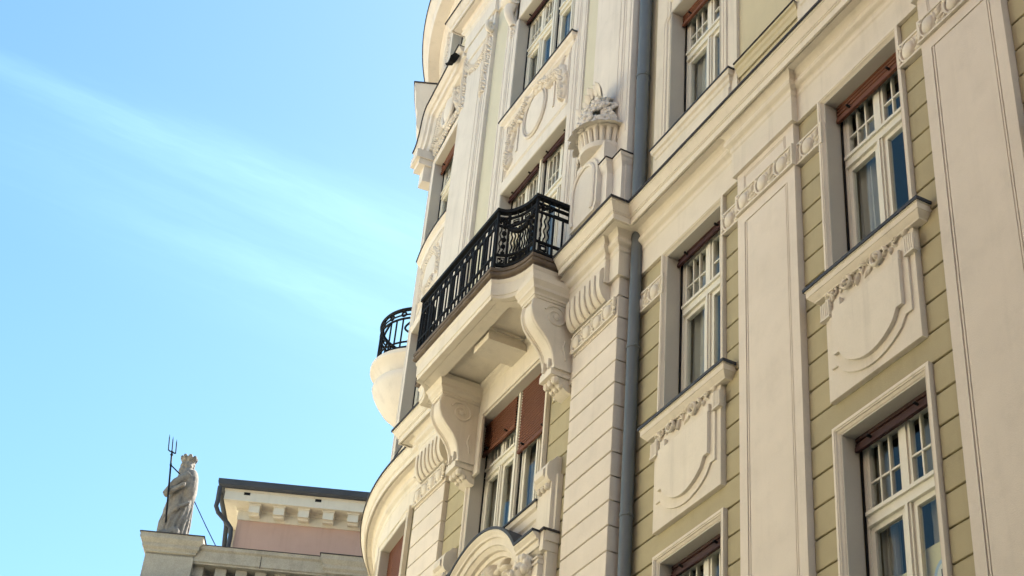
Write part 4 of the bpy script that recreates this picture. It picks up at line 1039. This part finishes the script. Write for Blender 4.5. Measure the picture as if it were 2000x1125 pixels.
# pilaster strips of the rounded corner
for p in (PH1 + R_(1.6), PH1 + R_(3.0), PH1 + R_(4.4), PH1 + R_(6.5)):
    put('corner_bead', MB().tube([ring_pt(p, RC + .01, z) for z in (16.2, 22, 29.2)], .03, 6), 'pale', B, 40)
# arched hood over the third-row window, with cartouche
hpath = [(1.42, 26.10), (-.70, 26.10), (-.82, 26.06), (-.92, 25.96), (-.98, 25.82), (-1.02, 25.64), (-1.07, 25.47), (-1.16, 25.32), (-1.28, 25.24), (-1.42, 25.22)]
hd = cput('window_hood', MB().sweep(hpath, [(0, -.05), (0, .40), (.04, .40), (.06, .37), (.12, .33), (.13, .28), (.24, .26), (.25, .20), (.33, .15), (.34, .06), (.42, .04), (.42, -.05)], lambda a, b, h: (a, -h, b)), 'pale', 25)
cput('hood_flashing', MB().sweep(hpath, [(-.012, -.05), (-.022, .425), (.016, .425), (.004, -.05)], lambda a, b, h: (a, -h, b)), 'flashing', None, hd)
for s in (-1,):
    cput('hood_foot', MB().box(s * 1.42, s * .93, -.42, .1, 24.78, 25.0).box(s * 1.38, s * .97, -.34, .1, 24.62, 24.78).box(s * 1.32, s * 1.02, -.20, .1, 24.2, 24.62), 'pale', None, hd)
cmh = lambda a, b, h: (a, -.03 - h, b)
ct = MB(); ct.dome(cmh, 0, 25.55, .30, .42, .12, 0, 16, 5); ct.tube([cmh(.34 * math.cos(i * .314), 25.55 + .46 * math.sin(i * .314), .05) for i in range(21)], .05, 7)
cput('cartouche', ct, 'pale', 50, hd)
cput('garland_relief', garland(cmh, [(-.85, 25.0), (-.62, 25.25), (-.5, 25.6), (-.4, 25.95), (0, 26.15), (.4, 25.95), (.52, 25.6), (.62, 25.25), (.85, 25.0)], .10, 41, h=.12), 'pale', 60, hd)
cput('garland_relief', garland(cmh, [(-.8, 24.85), (-.3, 24.95), (.3, 24.95), (.8, 24.85)], .07, 42, h=.07), 'pale', 60, hd)
# eaves of the whole building
EV = [(0, 28.75), (.05, 28.75), (.05, 28.95), (.12, 29.0), (.14, 29.08), (.20, 29.13), (.22, 29.2), (.50, 29.22), (.52, 29.26), (.54, 29.42), (.60, 29.5), (.66, 29.62), (.68, 29.68), (0, 29.7)]
ep = [(XE, 0), (-15.87, 0), (-15.87, YBP), (-22.9, YBP), (-22.9, .15)] + ARC
put('eaves_cornice', MB().sweep(ep, EV, plan), 'pale', B, 25); put('eaves_flashing', MB().sweep(ep, [(0, 29.705), (.68, 29.69), (.70, 29.66), (.70, 29.72), (0, 29.80)], plan), 'flashing', B)
put('corner_roof', MB().grid([[ring_pt(R_(100) * i / 30, r, z) for i in range(31)] for r, z in ((8.2, 29.6), (6.0, 31.0), (.2, 33.0))]), 'roof_tile', B, 40)
mpe = cmap(ex=.03)
put('garland_relief', garland(lambda a, b, h: ring_pt(a, RC + .03 + h, b), [], .1, 1) if False else garland(mpe, [(-1.15, 29.0), (-1.25, 28.0), (-1.2, 27.0)], .10, 51, h=.10), 'pale', B, 60)

# round balcony further round the corner, and the hood over its door
ax, ay = -28.3, 1.55
FBc = empty('corner_balcony', (ax, ay, 19), 0, B); FBc['label'] = 'small round balcony on the far side of the corner, iron railing above a stone corbel'
put('corbel', MB().lathe([(.05, 19.36), (.22, 19.44), (.46, 19.62), (.72, 19.86), (.88, 20.10), (.97, 20.28), (1.0, 20.38), (.98, 20.45), (.92, 20.48), (.82, 20.49), (.84, 20.55), (.93, 20.66), (1.0, 20.74), (1.05, 20.77), (1.10, 20.82), (1.10, 20.91), (1.05, 20.95), (.0, 20.96)], ax, ay, 44), 'pale', FBc, 35)
for z, r in ((22.04, .045), (21.90, .02), (21.80, .026), (21.16, .022), (21.02, .026)):
    put('hand_rail' if z > 22 else 'rail', MB().tube([(ax + .98 * math.cos(R_(130 + 5.5 * i)), ay + .98 * math.sin(R_(130 + 5.5 * i)), z) for i in range(41)], r, 6), 'iron', FBc)
for j in range(23):
    an = R_(132 + 9.8 * j); c, s = math.cos(an), math.sin(an)
    if j % 4 == 3:
        put('rail_ornament', MB().tube([(ax + .98 * math.cos(an + .10 * math.sin(i * .5)), ay + .98 * math.sin(an + .10 * math.sin(i * .5)), 21.16 + .64 * i / 16) for i in range(17)], .026, 5), 'iron', FBc)
    else: put('baluster', MB().tube([(ax + .98 * c, ay + .98 * s, 21.0), (ax + .98 * c, ay + .98 * s, 21.8)], .021, 5), 'iron', FBc)
    if j % 2 == 0:
        put('rail_ring', MB().tube([(ax + .98 * math.cos(an + .055 * math.cos(i * .785)), ay + .98 * math.sin(an + .055 * math.cos(i * .785)), 21.92 + .055 * math.sin(i * .785)) for i in range(9)], .024, 5), 'iron', FBc)
hq = [ring_pt(R_(24), RC - .3, 0)[:2], ring_pt(R_(24), RC + .42, 0)[:2]] + [ring_pt(R_(24 + i * 2.1), RC + .42, 0)[:2] for i in range(1, 8)] + [ring_pt(R_(38.7), RC - .3, 0)[:2]]
hd2 = put('door_hood', MB().sweep(hq, [(-.5, 26.75), (.0, 26.75), (.02, 26.95), (.10, 27.05), (.14, 27.12), (.15, 27.5), (.20, 27.62), (.24, 28.05), (.30, 28.2), (.30, 28.32), (-.5, 28.34)], plan), 'pale', B, 30)
put('hood_flashing', MB().sweep(hq, [(-.5, 28.42), (.32, 28.35), (.325, 28.31), (-.3, 28.33)], plan), 'flashing', hd2)
for z0_, z1_2, rr in ((25.2, 26.75, .62), (22.2, 25.2, .50)):
    put('door_jamb', MB().lathe([(0, z0_), (rr, z0_), (rr + .03, z0_ + .1), (rr, z0_ + .2), (rr, z1_2 - .2), (rr + .06, z1_2 - .08), (rr + .06, z1_2), (0, z1_2)], ax + .25, ay + .35, 24), 'pale', B, 35)
# ================================================================== HOUSE AT THE END OF THE STREET
YAW = 1.15258937
FH = Vector((-math.sin(YAW), math.cos(YAW), 0))
O_ = Vector((CAM.x, CAM.y, 0)) + FH * 42.0
P = empty('pink_house', O_, YAW); tag(P, 'pink house with white cornice, stone balustrade and dark gutter beyond the corner', 'building')
def pp_(name, mb, mat, smooth=None, parent=P): return put(name, mb, mat, parent, smooth, local=True)
pp_('front_wall', MB().box(-9.8, 12, .35, 4.0, 0, 20.55), 'pink')
pp_('front_cornice', MB().sweep([(12, .35), (-9.8, .35), (-9.8, 4)], [(0, 19.7), (.1, 19.75), (.15, 19.95), (.55, 20.05), (.6, 20.3), (.7, 20.45), (.7, 20.6), (0, 20.62)], plan), 'granite', 25)
k2 = [(.0, 21.85), (.05, 21.87), (.055, 21.93), (.12, 22.0), (.13, 22.10), (.2, 22.2), (.22, 22.24), (.22, 22.38), (0, 22.39)]
for a, b in ((-9.82, -8.42), (-4.55, -3.1)):
    d_ = pp_('balustrade_pier', MB().box(a, b, .4, 1.5, 20.6, 21.86), 'granite')
    dz = 0 if a < -9 else -.16
    pp_('pier_cap', MB().sweep([(b, 1.5), (b, .4), (a, .4), (a, 1.5), (b, 1.5)], [(o, z + dz) for o, z in k2], plan, closed=False).box(a, b, .4, 1.5, 21.8 + dz, 22.38 + dz), 'granite', 25)
    pp_('cap_flashing', MB().sweep([(b, 1.5), (b, .4), (a, .4), (a, 1.5)], [(-.4, 22.45 + dz), (.24, 22.41 + dz), (.25, 22.38 + dz), (-.3, 22.39 + dz)], plan).box(a + .2, b - .2, .6, 1.4, 22.38 + dz, 22.45 + dz), 'flashing')
for a, b in ((-8.42, -4.55), (-3.1, 8)):
    pp_('balustrade_rail', MB().sweep([(b, .5), (a, .5)], [(-.7, 21.66), (.02, 21.66), (.03, 21.70), (.07, 21.72), (.08, 22.05), (.14, 22.10), (.15, 22.2), (-.7, 22.21)], plan), 'granite', 25)
    pp_('rail_flashing', MB().sweep([(b, .5), (a, .5)], [(-.7, 22.27), (.16, 22.225), (.165, 22.2), (-.7, 22.215)], plan), 'flashing')
    pp_('balustrade_base', MB().box(a, b, .42, 1.3, 20.6, 20.85), 'granite')
pp_('rail_joint', MB().box(-6.49, -6.475, .41, .44, 21.68, 22.2), 'flashing')
bl = MB(); bl.box(-.16, .16, -.14, .14, 21.36, 21.67); bl.box(-.15, .15, -.14, .14, 20.84, 20.95)
bl.lathe([(.10, 21.36), (.14, 21.33), (.145, 21.29), (.10, 21.26), (.075, 21.20), (.085, 21.10), (.13, 21.02), (.14, 20.98), (.11, 20.94)], 0, 0, 16)
BAL = mesh_of('baluster', bl, 'granite', 40)
for s in (-8.28, -7.615, -7.02, -6.455, -5.885, -5.325, -4.75): o = pp_('baluster', BAL, None); o.location = (s, .8, 0)
pp_('parapet_wall', MB().box(-8.42, 8, 1.7, 1.9, 20.5, 22.0), 'pink')
# attic storey set back
pp_('attic_wall', MB().box(-8.09, 12, 4.5, 15, 20.5, 25.25), 'pink')
pp_('attic_band', MB().box(-8.12, 12, 4.46, 15, 25.23, 25.62), 'bgcream')
pp_('attic_moulding', MB().sweep([(12, 4.46), (-8.12, 4.46), (-8.12, 15)], [(0, 25.52), (.05, 25.54), (.07, 25.60), (.10, 25.62), (0, 25.64)], plan), 'bgcream', 25)
pp_('eaves_board', MB().box(-8.56, 12, 3.9, 15, 25.62, 25.98), 'bgcream')
pp_('eaves_strip', MB().box(-8.58, 12, 3.87, 15, 25.94, 26.02), 'bgcream')
md = MB(); md.box(-.17, .17, -.42, .0, -.30, 0); md.box(-.2, .2, -.45, 0, -.05, 0.0); md.tube([(-.165, -.26, -.31), (.165, -.26, -.31)], .06, 10)
MOD = mesh_of('modillion', md, 'bgcream', 40)
for i in range(8): o = pp_('modillion', MOD, None); o.location = (-7.56 + .795 * i, 4.46, 25.615)
gm = MB().sweep([(12, 3.86), (-8.62, 3.86), (-8.62, 15)], [(0, 26.0), (.10, 25.99), (.17, 26.05), (.19, 26.13), (.19, 26.24), (.0, 26.28)], plan)
pp_('gutter', gm, 'zinc', 30)
pp_('attic_roof', MB().box(-8.62, 12, 3.87, 15, 26.02, 26.26), 'zinc')
for s in (-7.85, -5.55): pp_('vent', MB().box(s - .1, s + .1, 3.885, 3.93, 25.83, 25.92), 'black')
pp_('wall_vent', MB().box(-8.06, -7.83, 4.47, 4.52, 23.05, 23.3), 'black')
pp_('rain_pipe', MB().tube([(-8.74, 3.8, 26.0), (-8.72, 3.8, 25.5), (-8.74, 3.82, 25.30), (-8.66, 3.95, 25.15), (-8.35, 4.25, 24.95), (-8.22, 4.36, 24.82), (-8.2, 4.38, 24.6), (-8.2, 4.38, 20.5)], .075, 10), 'zinc', 40)
pp_('rain_pipe', MB().tube([(-8.78, 4.2, 26.0), (-8.78, 6.5, 26.0), (-8.70, 7.5, 23.5), (-8.68, 7.6, 20.5)], .08, 10), 'zinc', 40)
pp_('side_band', MB().box(-8.56, -8.1, 6, 15, 20.5, 25.62), 'granite')

# statue: one continuous body grown from lofts, remeshed
SX, SY, SZ = -9.24, .95, 22.44
ST = MB(); rnd = random.Random(3)
rings = [(-.02, .0, .44, .40), (.12, .0, .43, .39), (.5, -.05, .43, .36), (1.06, -.05, .42, .34), (1.42, -.02, .39, .32), (1.75, .03, .37, .31), (2.05, .03, .34, .29), (2.25, .03, .31, .27), (2.40, .01, .25, .23), (2.48, -.02, .18, .18), (2.54, -.04, .13, .14)]
rows = []
for z, c, a, b in rings:
    rows.append([(SX + c + a * (1 + (.05 * math.sin(9 * q + 1.5 * z) if z < 1.5 else .02 * math.sin(5 * q))) * math.cos(q), SY + b * (1 + (.07 * math.sin(7 * q + z) if z < 1.5 else 0)) * math.sin(q), SZ + z) for q in [2 * math.pi * j / 28 for j in range(28)]])
ST.grid(rows, closed=True, caps=True)
ST.blob((SX - .05, SY, SZ + 2.62), .20, (.98, 1, 1.1), 14, 9)                       # head
ST.blob((SX - .18, SY - .07, SZ + 2.60), .055, (1.2, .8, .9))                        # nose and brow, facing away to the left
for i in range(14):                                                                  # hair and beard
    an = rnd.uniform(0, 6.28); ST.blob((SX - .05 + .16 * math.cos(an), SY + .15 * math.sin(an), SZ + 2.52 + rnd.uniform(-.12, .16)), .075, (1, 1, 1.3), 7, 5)
ST.blob((SX - .20, SY - .04, SZ + 2.42), .11, (.8, .9, 1.5), 10, 7)
ST.tube([(SX - .05 + .17 * math.cos(i * .2618), SY + .17 * math.sin(i * .2618), SZ + 2.76) for i in range(25)], .035, 7)
for j in range(8):                                                                   # crown points
    an = .785 * j + .3; c, s = math.cos(an), math.sin(an)
    ST.tube([(SX - .05 + .16 * c, SY + .16 * s, SZ + 2.74), (SX - .05 + .20 * c, SY + .20 * s, SZ + 2.85), (SX - .05 + .225 * c, SY + .225 * s, SZ + 2.93)], [.06, .075, .05], 6)
ST.tube([(SX + .12, SY - .25, SZ + 2.18), (SX - .22, SY - .36, SZ + 1.85), (SX - .46, SY - .36, SZ + 1.42)], [.15, .125, .10], 10)   # upper arm
ST.tube([(SX - .47, SY - .36, SZ + 1.40), (SX - .25, SY - .46, SZ + 1.52), (SX - .02, SY - .46, SZ + 1.70)], [.105, .09, .065], 10)  # forearm
ST.blob((SX + .03, SY - .46, SZ + 1.73), .085, (1.1, .8, .9))
for j in range(4): ST.tube([(SX + .0 + .01 * j, SY - .50, SZ + 1.78 - .035 * j), (SX + .08, SY - .53, SZ + 1.78 - .035 * j), (SX + .11, SY - .46, SZ + 1.77 - .035 * j)], [.024, .022, .018], 6)
ST.blob((SX + .19, SY - .10, SZ + 1.86), .3, (.72, .9, 2.0), 14, 11)                   # cloak over the back
for j in range(9):                                                                   # drapery folds
    q = -2.9 + .33 * j; zt = rnd.uniform(1.0, 1.5)
    ST.tube([(SX - .03 + .43 * math.cos(q), SY + .38 * math.sin(q), SZ), (SX - .05 + .45 * math.cos(q + .15), SY + .37 * math.sin(q + .15), SZ + .6), (SX - .02 + .38 * math.cos(q + .45), SY + .31 * math.sin(q + .45), SZ + zt)], [.06, .05, .02], 6)
ST.tube([(SX + .3, SY - .3, SZ + 1.25), (SX - .02, SY - .44, SZ + .98), (SX - .30, SY - .34, SZ + .6), (SX - .36, SY - .25, SZ + .2)], [.05, .06, .05, .04], 7)
ST.blob((SX - .02, SY - .42, SZ + .96), .09, (1, .6, 1)); ST.blob((SX + .05, SY - .38, SZ + .2), .17, (1.1, .8, 1)); ST.blob((SX - .25, SY - .38, SZ + .14), .14, (1.2, .8, .8))
ST.box(SX - .5, SX + .48, SY - .46, SY + .42, SZ - .06, SZ + .03)
base = empty('statue', O_ + Matrix.Rotation(YAW, 3, 'Z') @ Vector((SX, SY, SZ - .06)), YAW)
tag(base, 'weathered grey stone statue with a crown standing on the balustrade pier', 'statue')
for i, v in enumerate(ST.v): ST.v[i] = (v[0] - SX, v[1] - SY, v[2] - SZ + .06)
bo = put('body', ST, 'statue_stone', base, local=True)
rm_ = bo.modifiers.new('remesh', 'REMESH'); rm_.mode = 'VOXEL'; rm_.voxel_size = .021; rm_.use_smooth_shade = True
sm_ = bo.modifiers.new('smooth', 'SMOOTH'); sm_.factor = .5; sm_.iterations = 1
# trident
T0 = Vector((-.20, -.56, .40)); T1 = Vector((-.50, -.56, 2.78))
tr = empty('trident', O_ + Matrix.Rotation(YAW, 3, 'Z') @ Vector((SX, SY - .56, SZ + .35)), YAW)
tag(tr, 'dark iron trident held upright by the stone statue', 'trident')
off = Vector((SX, SY, SZ)) - Vector((SX, SY - .56, SZ + .35))
t_ = lambda v: Vector(v) + off
put('shaft', MB().tube([t_(T0), t_(T1)], .028, 8), 'iron', tr, local=True)
d = (T1 - T0).normalized(); sd = Vector((1, 0, d.x * -1 * 1.0)).normalized()
put('cross_bar', MB().tube([t_(T1 + Vector((-.115, 0, .03))), t_(T1 + Vector((-.05, 0, -.02))), t_(T1), t_(T1 + Vector((.06, 0, -.06))), t_(T1 + Vector((.125, 0, -.07)))], .022, 6), 'iron', tr, local=True)
for k, (dx, dz, h) in enumerate(((-.115, .03, .54), (.0, .0, .50), (.125, -.07, .48))):
    b_ = T1 + Vector((dx, 0, dz)); put('prong', MB().tube([t_(b_), t_(b_ + d * h * .75), t_(b_ + d * h)], [.018, .018, .004], 6), 'iron', tr, local=True)
put('collar', MB().blob(t_(T1 - d * .13), .05, (1, 1, .7)), 'iron', tr, local=True)
put('clasp', MB().tube([t_(T0 + (T1 - T0) * .80), t_(T0 + (T1 - T0) * .80 + Vector((.27, .25, -.14)))], .02, 6).blob(t_(T0 + (T1 - T0) * .80), .04), 'iron', tr, local=True)
# stay wire
wr = empty('stay_wire', O_ + Matrix.Rotation(YAW, 3, 'Z') @ Vector((-7.8, 1.0, 22.2)), YAW)
tag(wr, 'thin blue stay wire running from the statue down to the balustrade', 'wire')
put('strand', MB().tube([(-1.14, -.05, 1.82), (-.57, -.02, .93), (.02, 0, .05)], .016, 6), 'wirecol', wr, local=True)
put('anchor', MB().box(-.03, .07, -.05, .05, -.0, .07), 'iron', wr, local=True)
# floodlight on the corner ledge
lx, ly, lz = -23.72, -.20, 25.98
fl_ = empty('floodlight', (lx, ly, lz)); tag(fl_, 'small dark floodlight hanging from the ledge under the topmost corner window', 'lamp')
put('lamp_head', MB().grid([[(x, y, z) for x, y, z in ((-.16, -.16, .0), (.16, -.16, .0), (.15, -.26, -.12), (.08, -.25, -.24), (-.08, -.25, -.24), (-.15, -.26, -.12))], [(x, y, z) for x, y, z in ((-.13, -.04, -.01), (.13, -.04, -.01), (.12, -.10, -.10), (.06, -.12, -.19), (-.06, -.12, -.19), (-.12, -.10, -.10))]], closed=True, caps=True), 'iron', fl_, local=True)
put('mount', MB().tube([(0, .0, .12), (0, -.06, .06), (0, -.10, -.02)], .022, 6).box(-.25, -.18, -.12, .02, .04, .14), 'iron', fl_, local=True)
# sheet with a round mark behind a pane of the lower window
WX = XW[1]; yk = .33
sh_ = put('window_notice', MB().quad((WX + .05, yk, 7.8), (WX + .60, yk, 7.8), (WX + .60, yk, 8.86), (WX + .05, yk, 8.86)), 'poster', B); sh_['label'] = 'pale yellow notice with a blue ring and letter n behind the pane'
cx_, cz_ = WX + .36, 8.50
rg = MB(); rg.grid([[(cx_ + r * math.cos(i * .2618), yk - .006, cz_ + r * math.sin(i * .2618)) for i in range(25)] for r in (.145, .185)]); put('ring', rg, 'poster_blue', sh_)
put('disc', MB().lathe([(0, 0), (.145, 0)], 0, 0, 24).xform(Matrix.Translation((cx_, yk - .004, cz_)) @ Matrix.Rotation(R_(90), 4, 'X')), 'paint', sh_)
le = MB(); lw = .026
le.box(cx_ - .075, cx_ - .075 + lw, yk - .009, yk - .007, cz_ - .07, cz_ + .07); le.box(cx_ + .045, cx_ + .045 + lw, yk - .009, yk - .007, cz_ - .07, cz_ + .02)
le.grid([[(cx_ + .011 + r * math.cos(math.pi * i / 10) * 1.0, yk - .0085, cz_ + .012 + r * math.sin(math.pi * i / 10)) for i in range(11)] for r in (.034, .060)])
put('letter', le, 'poster_grey', sh_)
put('window_notice', MB().quad((WX - .60, yk, 7.8), (WX - .05, yk, 7.8), (WX - .05, yk, 8.74), (WX - .60, yk, 8.74)), 'poster', B)
